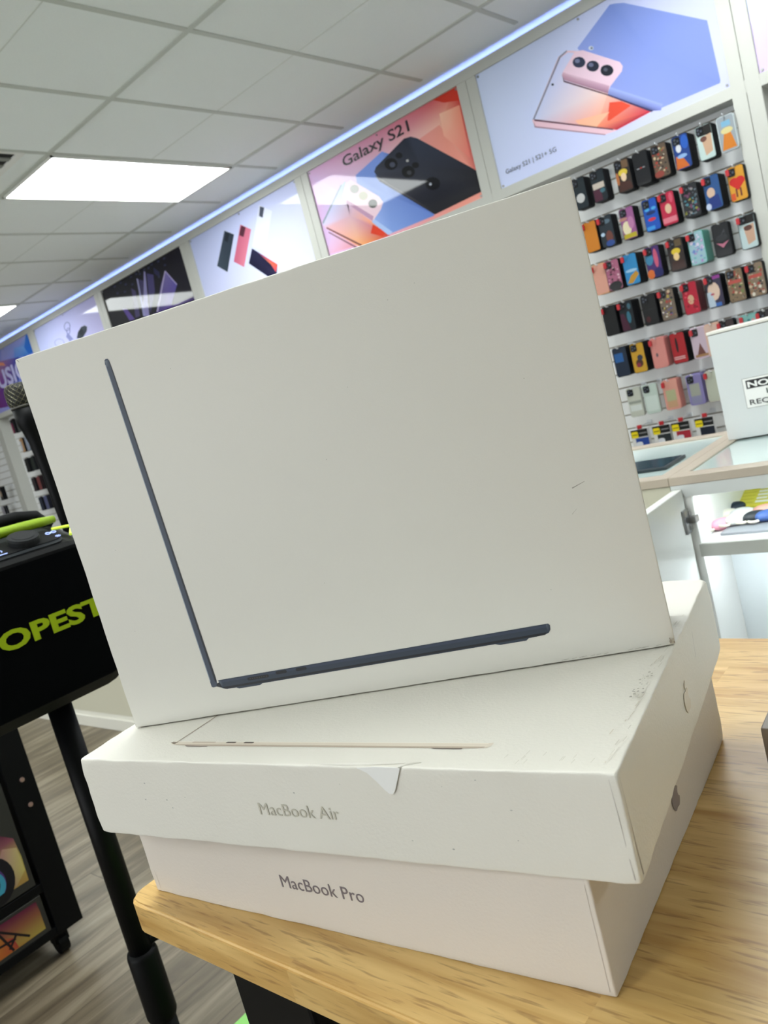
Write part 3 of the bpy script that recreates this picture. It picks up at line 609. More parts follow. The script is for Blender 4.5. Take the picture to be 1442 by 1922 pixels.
for i in range(-1, 8):
    x0 = PB[i + 1]
    t = thing('wall_poster', plab[i], 'poster', (x0 + PW / 2, YF + 0.02, PZ))
    obj('backing_board', bx((x0 - 0.004, YF + 0.012, PZ - 0.001), (x0 + PW + 0.004, YF + 0.03, PZ + PH + 0.001)), M['trim'], t)
    F = frame((x0, YF + 0.0118, PZ), (1, 0, 0), (0, 0, 1), (0, -1, 0))
    k = Ink(F); k.grad(0, 0, PW, PH, bg(i if 0 <= i <= 5 else 9))
    for pts, cols in POSTER_ART.get(i, []): k.poly(pts, cols)
    if i == -1:
        k.poly([(0, 0.25), (0.3, 0.4), (0.5, 0.596), (0, 0.596)], [(200, 210, 242), (214, 196, 232), (184, 196, 240), (196, 206, 244)])
    if i == 0:
        pass
    k.clip(0, 0, PW, PH)
    k.build('print', M['poster'], t)
    F2 = frame((x0, YF + 0.0095, PZ), (1, 0, 0), (0, 0, 1), (0, -1, 0))
    if i == 1: text('lettering', 'Galaxy S21', F2, 0.300, 0.512, 0.535, 0.062, cmat((30, 26, 34)), t, bold=0.012)
    if i == 0: text('lettering', 'Galaxy S21 | S21+ 5G', F2, 0.046, 0.062, 0.305, 0.024, cmat((58, 63, 76)), t)
    if i == 5: text('lettering', 'MUSIC', F2, 0.02, 0.235, 0.90, 0.175, cmat((198, 196, 242)), t, bold=0.03)
    for (u, v) in ((0.012, 0.012), (PW - 0.012, 0.012), (0.012, PH - 0.012), (PW - 0.012, PH - 0.012), (PW / 2, PH - 0.012)):
        bm = B(); tube(bm, [(x0 + u, YF + 0.012, PZ + v), (x0 + u, YF + 0.008, PZ + v)], 0.006, 10); obj('corner_screw', bm, M['steel'], t)

# ------------------------------------------------------------------ phone cases on hooks
CW, CH, CT = 0.076, 0.152, 0.020
def case_art(k, base, art):
    dk = lambda q: tuple(int(v * 0.88) for v in q)
    base = dk(base)
    k.poly(rrect(CW - 0.006, CH - 0.006, 0.009, 4, 0.003, 0.003), base)
    for s in art:
        if s[0] == 'e': k.ell(s[1] * CW, s[2] * CH, s[3] * CW, s[4] * CW, dk(s[5]), 12)
        elif s[0] == 'r': k.rect(s[1] * CW, s[2] * CH, s[3] * CW, s[4] * CH, dk(s[5]))
        elif s[0] == 'p': k.poly([(u * CW, v * CH) for u, v in s[1]], dk(s[2]))
        elif s[0] == 'n':       # busy collage of small blots
            rr = random.Random(s[1])
            for _ in range(s[2]):
                u, v = rr.uniform(0.1, 0.86), rr.uniform(0.08, 0.9); a = rr.uniform(0.03, 0.10)
                k.ell(u * CW, v * CH, a * CW, a * CW * rr.uniform(0.4, 1.3), dk(rr.choice(s[3])), 7)
def make_case(x, y, zt, spec):
    """phone case seen from its back, top at zt, front face at y"""
    t = thing('phone_case', '', 'phone case', (x, y, zt - CH))
    F = frame((x - CW / 2, y, zt - CH), (1, 0, 0), (0, 0, 1), (0, -1, 0))
    bm = B(); prism(bm, rrect(CW, CH, 0.012, 5), F, -CT, -0.002); 
    prism(bm, rrect(CW - 0.003, CH - 0.003, 0.011, 5, 0.0015, 0.0015), F, -0.003, 0.0)
    fix_normals(bm)
    obj('shell', bm, cmat(spec['shell']) if spec.get('shell') else M['shell'], t)
    k = Ink(F); case_art(k, spec['base'], spec['art']); k.build('printed_back', M['caseart'], t)
    if spec.get('cam', True):
        bm = B(); F3 = frame((x - CW / 2 + 0.006, y, zt - 0.042), (1, 0, 0), (0, 0, 1), (0, -1, 0))
        prism(bm, rrect(0.032, 0.035, 0.008, 4), F3, -0.001, 0.0028); fix_normals(bm)
        c = obj('camera_island', bm, M['camblk'], t)
        for (u, v) in ((0.010, 0.025), (0.010, 0.010), (0.023, 0.017)):
            bm = B(); tube(bm, [(x - CW / 2 + 0.006 + u, y - 0.0028, zt - 0.042 + v), (x - CW / 2 + 0.006 + u, y - 0.004, zt - 0.042 + v)], 0.005, 10)
            obj('lens_ring', bm, cmat((57, 64, 78)), c)
    return t
def dup_tree(o, parent=None):
    c = o.copy(); COL.objects.link(c)
    if parent is not None: c.parent = parent
    for ch in o.children: dup_tree(ch, c)
    return c
def make_hook(x, zs, red, yfront):
    h = thing('display_hook', '', 'hook', (x, YB, zs))
    obj('hook_bracket', bx((x - 0.014, YB - 0.004, zs - 0.012), (x + 0.014, YB + 0.004, zs + 0.012), 0.001), M['peg'], h)
    bm = B(); tube(bm, [(x, YB - 0.003, zs), (x, yfront - 0.02, zs + 0.002), (x, yfront - 0.028, zs + 0.010)], 0.0028, 8); obj('prong', bm, M['peg'], h)
    if red:
        bm = B(); F = frame((x - 0.036, yfront - 0.008, zs - 0.030), (1, 0, 0), (0, 0, 1), (0, -1, 0)); prism(bm, rrect(0.015, 0.028, 0.005, 4), F, 0, 0.010); fix_normals(bm)
        obj('red_stopper', bm, M['red'], h)
    return h
ordn = ['top', 'second', 'third', 'fourth', 'fifth', 'sixth']
def S_(name, base, art=(), depth=3, shell=None, cam=True, red=True): return dict(name=name, base=base, art=list(art), depth=depth, shell=shell, cam=cam, red=red)
busyB = [(138, 106, 74), (58, 42, 32), (200, 176, 144), (106, 122, 58), (160, 58, 42), (32, 32, 32), (216, 208, 192)]
ROWS = [
 (0.741, [(-1.766, S_('dark teal phone case with white patch beside the tall box', (22, 36, 44), [('e', .5, .35, .3, .3, (200, 200, 200))], red=False)),
          (-1.662, S_('black phone case with a cream band over maroon', (20, 32, 42), [('r', .08, .42, .88, .60, (200, 188, 176)), ('r', .06, .04, .6, .40, (74, 30, 52)), ('e', .7, .33, .18, .14, (63, 106, 120))], red=False)),
          (-1.532, S_('black phone case with yellow tuft in the top row', (42, 32, 28), [('r', .5, .72, .9, .96, (106, 80, 56)), ('e', .5, .60, .30, .22, (216, 190, 60)), ('e', .5, .46, .18, .26, (230, 200, 168)), ('p', [(.06, .05), (.95, .05), (.85, .3), (.2, .34)], (67, 34, 26)), ('e', .1, .45, .1, .4, (176, 106, 60))], red=False)),
          (-1.440, S_('plain black phone case with one line of tiny lettering', (13, 15, 22), [('r', .2, .50, .36, .53, (154, 154, 160)), ('r', .40, .495, .52, .535, (176, 58, 48)), ('r', .56, .50, .72, .53, (154, 154, 160))], depth=4, cam=False, red=False)),
          (-1.348, S_('phone case with a brown, cream and red collage', (90, 74, 60), [('n', 3, 46, busyB), ('e', .3, .12, .3, .2, (138, 58, 48))], red=False)),
          (-1.247, S_('blue phone case with an orange lower left corner', (18, 58, 134), [('e', .75, .75, .22, .4, (28, 88, 184)), ('e', .34, .62, .16, .24, (216, 220, 228)), ('p', [(.04, .04), (.8, .04), (.55, .3), (.1, .42)], (200, 100, 28)), ('e', .48, .38, .3, .12, (138, 176, 224))], depth=4, red=False)),
          (-1.140, S_('pale mint phone case with black top and tan portrait', (192, 212, 210), [('p', [(.1, .7), (.95, .68), (.95, .97), (.1, .97)], (20, 17, 15)), ('p', [(.42, .12), (.85, .2), (.9, .7), (.3, .66)], (200, 164, 136)), ('e', .42, .60, .2, .16, (106, 64, 54))], red=False)),
          (-1.044, S_('clear phone case with a glass-shaped orange print at the right end', (150, 160, 166), [('p', [(.1, .06), (.9, .06), (.7, .5), (.3, .5)], (208, 122, 28)), ('e', .5, .58, .34, .18, (216, 204, 144)), ('r', .25, .7, .75, .85, (122, 176, 208))], depth=1, cam=False, shell=(184, 194, 198), red=False))]),
 (0.522, [(-1.755, S_('plain orange phone case beside the edge of the tall laptop box', (208, 128, 32), cam=False)),
          (-1.671, S_('dark grey phone case with a rust and blue figure', (30, 42, 52), [('e', .62, .3, .24, .4, (106, 58, 48)), ('e', .6, .1, .3, .2, (42, 74, 144)), ('e', .2, .42, .14, .12, (184, 208, 232)), ('e', .6, .8, .26, .14, (90, 112, 128))])),
          (-1.557, S_('purple phone case with a cream oval and yellow base', (152, 88, 142), [('e', .36, .36, .30, .44, (228, 216, 180)), ('r', .05, .04, .92, .18, (184, 168, 32)), ('e', .68, .5, .2, .4, (184, 120, 164)), ('e', .2, .66, .3, .1, (184, 132, 116))], red=False)),
          (-1.441, S_('bright blue phone case with a small red lips shape', (20, 80, 180), [('e', .5, .36, .26, .1, (208, 44, 58)), ('e', .5, .56, .32, .12, (14, 44, 102)), ('e', .3, .68, .16, .1, (74, 168, 224)), ('e', .72, .68, .16, .1, (74, 168, 224)), ('r', .08, .05, .6, .16, (58, 148, 220))], red=False)),
          (-1.357, S_('crimson phone case with a pale swirl and pink base', (184, 28, 64), [('e', .5, .5, .2, .3, (216, 184, 152)), ('r', .05, .08, .92, .24, (216, 120, 136)), ('e', .76, .8, .12, .3, (212, 80, 104))])),
          (-1.251, S_('black phone case covered in small teal and grey marks', (26, 28, 34), [('n', 11, 60, [(58, 122, 138), (90, 100, 112), (138, 138, 138), (106, 58, 90), (138, 138, 48), (32, 36, 44)])], depth=4)),
          (-1.151, S_('blue phone case with a pale face and navy jersey shape', (35, 80, 138), [('e', .4, .5, .24, .3, (212, 180, 160)), ('p', [(.04, .04), (.9, .04), (.8, .42), (.25, .36)], (22, 48, 122)), ('e', .14, .12, .16, .2, (192, 204, 232))], depth=4)),
          (-1.043, S_('yellow and orange phone case with a big red heart', (216, 154, 40), [('e', .34, .56, .27, .24, (204, 32, 24)), ('e', .68, .56, .27, .24, (204, 32, 24)), ('p', [(.08, .52), (.5, .30), (.94, .52)], (204, 32, 24)), ('r', .34, .12, .44, .36, (106, 48, 32)), ('r', .58, .12, .68, .36, (106, 48, 32)), ('r', .06, .05, .3, .25, (208, 80, 32))], depth=2))]),
 (0.307, [(-1.756, S_('peach phone case with a tan edge beside the tall laptop box', (220, 160, 140), shell=(184, 128, 60), cam=False)),
          (-1.684, S_('pink and black camouflage phone case', (168, 96, 124), [('n', 5, 40, [(26, 16, 20), (200, 138, 164), (106, 42, 68), (224, 184, 196)]), ('e', .5, .14, .45, .3, (18, 14, 18))])),
          (-1.591, S_('sky blue phone case with gold diagonal and black side', (42, 134, 192), [('p', [(.1, .08), (.45, .06), (.95, .3), (.8, .42), (.4, .3)], (192, 140, 40)), ('e', .5, .46, .4, .1, (154, 196, 228))], depth=5, cam=False)),
          (-1.475, S_('purple phone case with a coral streak and orange corner', (68, 40, 106), [('e', .25, .62, .26, .4, (58, 128, 168)), ('e', .68, .6, .14, .6, (200, 88, 120)), ('e', .2, .14, .24, .3, (208, 104, 44)), ('e', .7, .15, .3, .3, (30, 32, 96))])),
          (-1.363, S_('dark phone case with a yellow tuft in the third row', (40, 28, 26), [('r', .5, .74, .9, .95, (92, 74, 48)), ('e', .5, .60, .28, .2, (220, 192, 48)), ('e', .48, .44, .18, .24, (232, 200, 144)), ('p', [(.06, .05), (.95, .05), (.85, .3), (.2, .32)], (54, 24, 15))])),
          (-1.266, S_('mint phone case with lilac and blue flowers and a teal side', (156, 192, 204), [('n', 21, 44, [(176, 136, 196), (112, 136, 200), (208, 184, 220), (106, 176, 180), (224, 212, 236)])], depth=5, shell=(78, 154, 140))),
          (-1.151, S_('black phone case with a pale pink V shaped face print', (17, 19, 24), [('p', [(.15, .44), (.5, .26), (.88, .44), (.5, .38)], (184, 108, 132)), ('e', .5, .56, .34, .2, (38, 41, 46)), ('p', [(.45, .62), (.72, .8), (.74, .56), (.7, .72)], (60, 64, 70))], depth=2, cam=False, red=False)),
          (-1.038, S_('pale mint portrait phone case ending the third row', (188, 208, 212), [('p', [(.42, .12), (.85, .2), (.9, .7), (.3, .66)], (202, 164, 140)), ('e', .55, .60, .24, .16, (92, 56, 48)), ('r', .4, .72, .95, .97, (20, 17, 15))], depth=2))]),
 (0.092, [(-1.751, S_('plain black phone case starting the fourth row beside the box', (12, 14, 18), cam=False)),
          (-1.661, S_('black phone case with maroon base and teal drips', (16, 24, 32), [('p', [(.04, .04), (.6, .04), (.3, .6), (.04, .6)], (66, 20, 46)), ('e', .62, .45, .14, .4, (47, 106, 128)), ('e', .75, .8, .12, .2, (58, 96, 112))], depth=4)),
          (-1.542, S_('wide all-black phone case with a faint red smudge', (14, 15, 18), [('e', .3, .2, .15, .2, (64, 20, 24)), ('r', .1, .5, .9, .52, (28, 32, 36))], depth=5, red=False)),
          (-1.451, S_('phone case with a tan, green and purple collage', (106, 90, 74), [('n', 8, 50, busyB + [(74, 74, 138), (176, 154, 64)])])),
          (-1.339, S_('scarlet phone case with a pale swirl and dark red side', (180, 26, 52), [('e', .5, .45, .2, .3, (208, 168, 136)), ('n', 9, 12, [(216, 74, 90), (138, 16, 36)])], depth=4, shell=(86, 12, 24))),
          (-1.227, S_('dark purple phone case with a pale face and pink lettering band', (36, 26, 60), [('e', .46, .5, .36, .56, (220, 192, 172)), ('p', [(.04, .04), (.5, .04), (.3, .5), (.04, .5)], (180, 196, 212)), ('r', .45, .86, .95, .96, (138, 42, 138)), ('e', .36, .42, .12, .07, (176, 74, 96)), ('r', .45, .03, .8, .14, (42, 96, 176))])),
          (-1.130, S_('brown comic-collage phone case with a red banner', (122, 100, 72), [('n', 13, 60, busyB), ('r', .1, .56, .85, .66, (184, 72, 58))], depth=4, red=False)),
          (-1.041, S_('brown collage phone case half hidden by the right post', (132, 112, 90), [('n', 14, 56, busyB), ('r', .1, .56, .85, .66, (184, 72, 58))], cam=True))]),
 (-0.125, [(-1.742, S_('black and blue phone case starting the fifth row', (15, 34, 56), [('r', .1, .5, .7, .8, (28, 90, 156))], cam=False, red=False)),
          (-1.648, S_('yellow phone case with a dark scribble and thick black side', (200, 154, 40), [('e', .5, .32, .26, .28, (74, 42, 24)), ('e', .6, .5, .2, .2, (48, 56, 74)), ('e', .42, .26, .16, .16, (138, 44, 64))], depth=4, red=False)),
          (-1.542, S_('salmon pink phone case with a small grey logo', (216, 140, 132), [('e', .36, .44, .08, .14, (106, 90, 96))], shell=(200, 120, 116), cam=False, depth=3)),
          (-1.441, S_('glossy red phone case with two white lines at its base', (168, 28, 36), [('r', .08, .14, .8, .17, (224, 184, 184)), ('r', .08, .20, .8, .23, (224, 184, 184)), ('e', .4, .6, .08, .5, (32, 12, 16))], depth=4, red=False, cam=False)),
          (-1.339, S_('lavender phone case with a brown tower silhouette', (196, 176, 192), [('p', [(.2, .08), (.5, .5), (.8, .08)], (106, 60, 52)), ('r', .1, .06, .9, .14, (160, 120, 80))], shell=(200, 180, 196))),
          (-1.271, S_('clear peach phone case behind the white notice box', (212, 180, 164), [('e', .6, .6, .2, .3, (192, 196, 208))], shell=(200, 148, 116), cam=False, red=False)),
          (-1.207, S_('dark red and black phone case top just above the notice box', (42, 18, 22), depth=2)),
          (-1.105, S_('teal phone case with coral dots above the notice box', (122, 180, 176), [('e', .5, .8, .1, .1, (42, 122, 128)), ('e', .75, .75, .1, .2, (200, 138, 148))], shell=(74, 138, 132), cam=False)),
          (-1.033, S_('black phone case at the right post in fifth row', (26, 20, 22), depth=2))]),
 (-0.342, [(-1.715, S_('clear phone case with a pale grey band, lowest case row', (200, 204, 192), [('r', .05, .45, .95, .54, (154, 160, 152)), ('r', .1, .2, .9, .4, (220, 228, 224))], depth=1, shell=(168, 172, 164), red=False)),
          (-1.628, S_('clear mint phone case with a small dark camera block', (196, 212, 204), [('r', .1, .1, .9, .6, (212, 226, 220))], depth=1, shell=(164, 176, 170), red=False)),
          (-1.524, S_('clear phone case with a salmon pink frame', (224, 160, 144), [('r', .16, .3, .8, .66, (180, 180, 140)), ('r', .16, .08, .8, .3, (200, 160, 124))], depth=3, shell=(204, 132, 120), cam=False)),
          (-1.404, S_('clear phone case with a lavender frame', (136, 128, 180), [('r', .16, .3, .8, .7, (164, 168, 156)), ('r', .16, .06, .8, .3, (140, 140, 172))], depth=4, shell=(128, 120, 176), red=False)),
          (-1.313, S_('clear phone case with a red stopper behind the notice box edge', (192, 196, 180), depth=2, shell=(176, 168, 160), cam=False))]),
]
for r, (zc, row) in enumerate(ROWS):
    zs = SLOT0 - 0.2235 * r
    for (x, sp_) in row:
        zt = zc + CH / 2; nd = min(sp_['depth'], 4); y0 = 3.965
        f = make_case(x, y0, zt, sp_)
        f['label'] = sp_['name']; f['group'] = 'phone cases on the slatwall'
        f.rotation_euler.z = random.uniform(-0.06, 0.06)
        for j in range(1, nd):
            c = dup_tree(f); c.location.y = y0 + 0.025 * j
            c['label'] = '%s spare behind the %s' % (['first', 'second', 'third'][j - 1], sp_['name'])
        h = make_hook(x, zt - 0.006, sp_['red'], y0)
        h['label'] = 'hook holding the ' + sp_['name']; h['group'] = 'slatwall hooks'
# boxed cases in the lowest row
for (x, colr, nm) in ((-1.728, (32, 64, 140), 'blue'), (-1.611, (32, 40, 44), 'black and silver'), (-1.512, (156, 36, 52), 'red'), (-1.394, (22, 30, 44), 'navy')):
    zc = -0.56
    t = thing('boxed_phone_case', '%s boxed phone case with a yellow badge, bottom row above the counter' % nm, 'boxed phone case', (x, 3.97, zc - 0.09), 'boxed phone cases in the bottom row')
    obj('carton', bx((x - 0.045, 3.962, zc - 0.09), (x + 0.045, 3.99, zc + 0.075), 0.001), cmat((207, 207, 208)), t)
    F = frame((x - 0.045, 3.9615, zc - 0.09), (1, 0, 0), (0, 0, 1), (0, -1, 0)); k = Ink(F)
    k.rect(0.0, 0.125, 0.09, 0.165, (21, 23, 26)); k.rect(0.02, 0.0, 0.09, 0.12, colr); k.poly(rrect(0.036, 0.034, 0.006, 3, 0.002, 0.122), (224, 204, 20)); k.rect(0.006, 0.136, 0.034, 0.141, (106, 92, 16)); k.rect(0.045, 0.142, 0.085, 0.147, (138, 138, 142))
    if nm in ('blue', 'red', 'black and silver'): k.poly(rrect(0.034, 0.04, 0.008, 3, 0.02, 0.06), (208, 212, 220))
    k.build('printed_front', M['caseart'], t)
    h = make_hook(x, zc + 0.085, False, 3.965); h['label'] = 'wall hook above the %s boxed phone case' % nm; h['group'] = 'slatwall hooks'
    obj('red_stopper', bx((x + 0.0, 3.945, zc + 0.078), (x + 0.024, 3.958, zc + 0.098), 0.003), M['red'], h)
# far-left bay seen through the gap over the speaker
FAR = [(-8.45, 0.741, S_('magenta and black phone case far down the wall', (138, 30, 80), [('r', .5, 0.02, 1, .98, (24, 20, 26))], red=False)),
       (-8.32, 0.741, S_('grey and black phone case far down the wall, top row', (90, 96, 96), red=False)),
       (-8.38, 0.522, S_('tan and white phone case far down the wall', (192, 148, 104), [('r', .05, .1, .4, .8, (200, 204, 216))], cam=False, red=False)),
       (-8.26, 0.522, S_('pale blue phone case far down the wall, second row', (154, 164, 184), cam=False, red=False)),
       (-8.42, 0.307, S_('black phone case far down the wall, third row', (12, 14, 16), depth=4, cam=False, red=False)),
       (-8.28, 0.307, S_('green-black phone case far down the wall, third row right', (26, 36, 32), depth=3, cam=False, red=False)),
       (-8.40, 0.092, S_('dark plum phone case far down the wall, fourth row', (42, 24, 32), depth=4, cam=False, red=False)),
       (-8.28, 0.092, S_('brick red phone case far down the wall, fourth row', (122, 58, 60), depth=3, cam=False, red=False)),
       (-8.38, -0.125, S_('navy phone case far down the wall, fifth row', (22, 32, 58), depth=4, cam=False, red=False)),
       (-8.26, -0.125, S_('lilac edged dark phone case far down the wall, fifth row', (90, 96, 136), depth=3, cam=False, red=False)),
       (-9.26, 0.092, S_('black ringed phone case at the far left edge of the view', (42, 40, 40), [('e', .4, .5, .3, .5, (192, 168, 144))], depth=3, cam=False, red=False)),
       (-9.34, -0.125, S_('grey-lilac phone case at the far left edge of the view', (168, 164, 176), depth=3, cam=False, red=False))]
for (x, zc, sp_) in FAR:
    zt = zc + CH / 2; f = make_case(x, 3.965, zt, sp_); f['label'] = sp_['name']; f['group'] = 'phone cases in the far left bays'
    if sp_['depth'] > 2:
        c = dup_tree(f); c.location.y = 3.992; c['label'] = 'spare behind the ' + sp_['name']
    h = make_hook(x, zt - 0.006, False, 3.965); h['label'] = 'hook holding the ' + sp_['name']; h['group'] = 'slatwall hooks in the far left bays'

# ================================================================== GLASS COUNTER
CZ = -0.311; CY0, CY1 = 1.62, 2.165
def rail_frame(x0, x1, lw, rw):
    bm = B()
    box(bm, (x0, CY0, CZ - 0.019), (x1, CY0 + 0.045, CZ), 0.0015); box(bm, (x0, CY1 - 0.05, CZ - 0.019), (x1, CY1, CZ), 0.0015)
    box(bm, (x0, CY0 + 0.045, CZ - 0.019), (x0 + lw, CY1 - 0.05, CZ), 0.0015); box(bm, (x1 - rw, CY0 + 0.045, CZ - 0.019), (x1, CY1 - 0.05, CZ), 0.0015)
    return bm
t = thing('glass_showcase', 'white glass-topped showcase on the right with taupe rails and an open door', 'showcase', (0.0, 1.9, FLOOR))
RX0, RX1 = -0.667, 0.60
obj('top_rail', rail_frame(RX0, RX1, 0.030, 0.03), M['rail'], t)
obj('glass_top', bx((RX0 + 0.03, CY0 + 0.045, CZ - 0.012), (RX1 - 0.03, CY1 - 0.05, CZ - 0.004)), M['glass'], t)
bm = B()
box(bm, (RX0, CY0 + 0.003, FLOOR + 0.06), (RX0 + 0.040, CY1, CZ - 0.019)); box(bm, (RX1 - 0.03, CY0 + 0.003, FLOOR + 0.06), (RX1, CY1, CZ - 0.019))
box(bm, (RX0 + 0.040, CY1 - 0.02, FLOOR + 0.06), (RX1 - 0.03, CY1, CZ - 0.019)); box(bm, (RX0 + 0.040, CY0 + 0.05, FLOOR + 0.06), (RX1 - 0.03, CY1 - 0.02, FLOOR + 0.08))
obj('cabinet_body', bm, M['counter'], t)
obj('apron', bx((RX0 + 0.001, CY0 + 0.001, CZ - 0.045), (RX1, CY0 + 0.018, CZ - 0.019)), M['apron'], t)
bm = B(); box(bm, (RX0 + 0.04, CY0 + 0.004, -0.486), (RX1 - 0.03, CY1 - 0.02, -0.459)); obj('shelf', bm, M['counter'], t)
obj('shelf_band', bx((RX0 + 0.036, CY0, -0.488), (RX1, CY0 + 0.004, -0.4605)), M['band'], t)
obj('lower_panel', bx((RX0 + 0.039, CY0 + 0.16, -1.03), (RX1 - 0.03, CY0 + 0.17, -0.494), 0.002), M['drawer'], t)
obj('led_light', bx((RX0 + 0.06, CY0 + 0.02, -0.494), (RX1 - 0.05, CY0 + 0.032, -0.488)), M['led'], t)
obj('plinth', bx((RX0, CY0 + 0.05, FLOOR), (RX1, CY1 - 0.02, FLOOR + 0.06)), M['beige'], t)
obj('led_light', bx((RX0 + 0.06, CY0 + 0.02, CZ - 0.044), (RX1 - 0.05, CY0 + 0.032, CZ - 0.036)), M['led'], t)
d = obj('door', bx((-0.662, 1.18, -1.03), (-0.642, CY0 - 0.002, -0.338), 0.002), M['counter'], t)
bm = B(); box(bm, (-0.642, CY0 - 0.030, -0.430), (-0.636, CY0 - 0.004, -0.380), 0.001); box(bm, (-0.640, CY0 - 0.008, -0.412), (-0.624, CY0 + 0.012, -0.398), 0.001); tube(bm, [(-0.637, CY0 - 0.006, -0.425), (-0.637, CY0 - 0.006, -0.385)], 0.003, 10)
obj('hinge', bm, M['steel'], d)
# goods on the shelf
SZ = -0.459
t = tag(obj('grey_display_tray', bx((-0.60, 1.665, SZ), (-0.30, 1.80, SZ + 0.006), 0.001), cmat((140, 144, 150))), 'grey tray lying at the front of the open showcase shelf', 'tray')
def pod(name, x, y, z, c, lab_, ang, sx=0.032, sy_=0.016, sz=0.012):
    t = thing(name, lab_, 'small pouch', (x, y, z), 'puffy pouches on the showcase shelf')
    bm = B(); bmesh.ops.create_uvsphere(bm, u_segments=20, v_segments=10, radius=1.0)
    R_ = Matrix.Translation((x, y, z + sz)) @ Matrix.Rotation(ang, 4, 'Z')
    for v in bm.verts:
        q = v.co; v.co = R_ @ Vector((q.x * sx * (1 - 0.15 * abs(q.x)), q.y * sy_, q.z * sz * (1.1 if q.z > 0 else 1)))
    obj('pouch_body', bm, cmat(c, 0.5), t, True)
    e = R_ @ Vector((-sx * 0.95, 0, -sz * 0.4)); bm = B()
    tube(bm, [e + Vector((0.010 * math.cos(a), 0.010 * math.sin(a), 0)) for a in [2 * PI * k / 12 for k in range(13)]], 0.003, 6, False)
    obj('ring', bm, cmat((236, 230, 212), 0.4), t, True)
pods = [(-0.612, 1.72, (240, 160, 184), 'pink puffy pouch at the front left of the showcase shelf', .8), (-0.580, 1.728, (236, 238, 234), 'white puffy pouch beside the pink one', .8),
        (-0.625, 1.80, (236, 232, 216), 'cream pouch behind the pink one', .5), (-0.592, 1.80, (228, 230, 230), 'white pouch behind the other white one', .5),
        (-0.545, 1.81, (242, 180, 164), 'peach pouch at the right of the showcase shelf', .5), (-0.545, 1.735, (32, 38, 44), 'black pouch on the grey tray', .6), (-0.520, 1.735, (60, 90, 152), 'blue pouch at the right edge of the tray', .6),
        (-0.625, 1.86, (28, 42, 58), 'black and white pouch at the back left', .9)]
for (x, y, c, l, a) in pods: pod('puffy_pouch', x, y, SZ + (0.006 if y < 1.77 and x > -0.59 else 0.0), c, l, a)
t = thing('yellow_packet', 'yellow packet with white print lying at the back of the showcase shelf', 'packet', (-0.55, 1.97, SZ))
Mt = Matrix.Translation((-0.535, 1.885, SZ + 0.005)) @ Matrix.Rotation(-1.30, 4, 'X')
bm = B(); box(bm, (-0.10, -0.004, 0), (0.10, 0.004, 0.16), 0.001, Mt); obj('packet_body', bm, cmat((224, 214, 72)), t)
F = (Mt @ Vector((-0.10, -0.0042, 0)), (Mt.to_3x3() @ Vector((1, 0, 0))), (Mt.to_3x3() @ Vector((0, 0, 1))), (Mt.to_3x3() @ Vector((0, -1, 0))))
k = Ink(F)
for q in range(9): k.rect(0.045, 0.008 + q * 0.016, 0.075 - 0.006 * (q % 2), 0.018 + q * 0.016, (250, 250, 240))
for q in range(9): k.rect(0.01, 0.010 + q * 0.016, 0.040, 0.013 + q * 0.016, (200, 188, 48))
k.build('printed_front', M['ink'], t)
# left-hand counter
t = thing('glass_showcase', 'long beige glass-topped counter running left behind the laptop boxes', 'showcase', (-2.6, 1.9, FLOOR))
LX0, LX1 = -4.9, RX0
obj('top_rail', rail_frame(LX0, LX1, 0.03, 0.030), M['rail'], t)
obj('glass_top', bx((LX0 + 0.03, CY0 + 0.045, CZ - 0.012), (LX1 - 0.03, CY1 - 0.05, CZ - 0.004)), M['glass'], t)
obj('cabinet_body', bx((LX0, CY0 + 0.003, FLOOR + 0.075), (LX1 - 0.001, CY1 - 0.003, CZ - 0.02)), M['beige'], t)
bm = B(); box(bm, (LX0, CY0 - 0.008, FLOOR), (LX1 - 0.04, CY0 + 0.003, FLOOR + 0.055), 0.002); box(bm, (LX0, CY0 + 0.003, FLOOR), (LX1 - 0.001, CY1 - 0.003, FLOOR + 0.0745))
obj('kickboard', bm, M['baseb'], t)
t = thing('tablet', 'dark tablet lying on the glass counter top beside the tall laptop box', 'tablet', (-0.78, 1.80, CZ - 0.004))
obj('tablet_body', bx((-0.90, 1.74, CZ - 0.004), (-0.715, 1.87, CZ + 0.004), 0.002), cmat((28, 42, 48)), t)
obj('screen', bx((-0.893, 1.747, CZ + 0.004), (-0.722, 1.863, CZ + 0.0046)), mat('tablet_screen', rgb(40, 66, 78), 0.1), t)
# white box with the notice
t = thing('notice_box', 'white cardboard box with a black and white notice sticker standing on the counter', 'box', (-0.43, 2.06, CZ))
obj('box_body', bx((-0.655, 2.0, CZ), (-0.15, 2.11, -0.053), 0.0012), cmat((214, 218, 219)), t)
obj('lid', bx((-0.657, 1.998, -0.051), (-0.148, 2.112, -0.044), 0.0012), cmat((236, 232, 224)), t)
obj('seam', bx((-0.654, 2.001, -0.053), (-0.151, 2.109, -0.051)), cmat((80, 72, 62)), t)
F = frame((-0.598, 1.9995, -0.242), (1, 0, 0), (0, 0, 1), (0, -1, 0)); k = Ink(F)
k.rect(0, 0, 0.135, 0.072, (154, 156, 154)); k.rect(0.0012, 0.0012, 0.1338, 0.0708, (244, 244, 242)); k.rect(0.0075, 0.046, 0.1275, 0.0665, (16, 18, 20))
st = k.build('notice_sticker', M['ink'], t)
F = frame((-0.598, 1.9985, -0.242), (1, 0, 0), (0, 0, 1), (0, -1, 0))
text('heading', 'NOTICE', F, 0.011, 0.0495, 0.112, 0.0135, cmat((246, 246, 244)), st, bold=0.03)
text('wording', 'I.D.', F, 0.050, 0.0285, 0.036, 0.0125, cmat((22, 24, 26)), st, bold=0.005)
text('wording', 'REQUIRED', F, 0.009, 0.0075, 0.117, 0.0125, cmat((22, 24, 26)), st, bold=0.005)

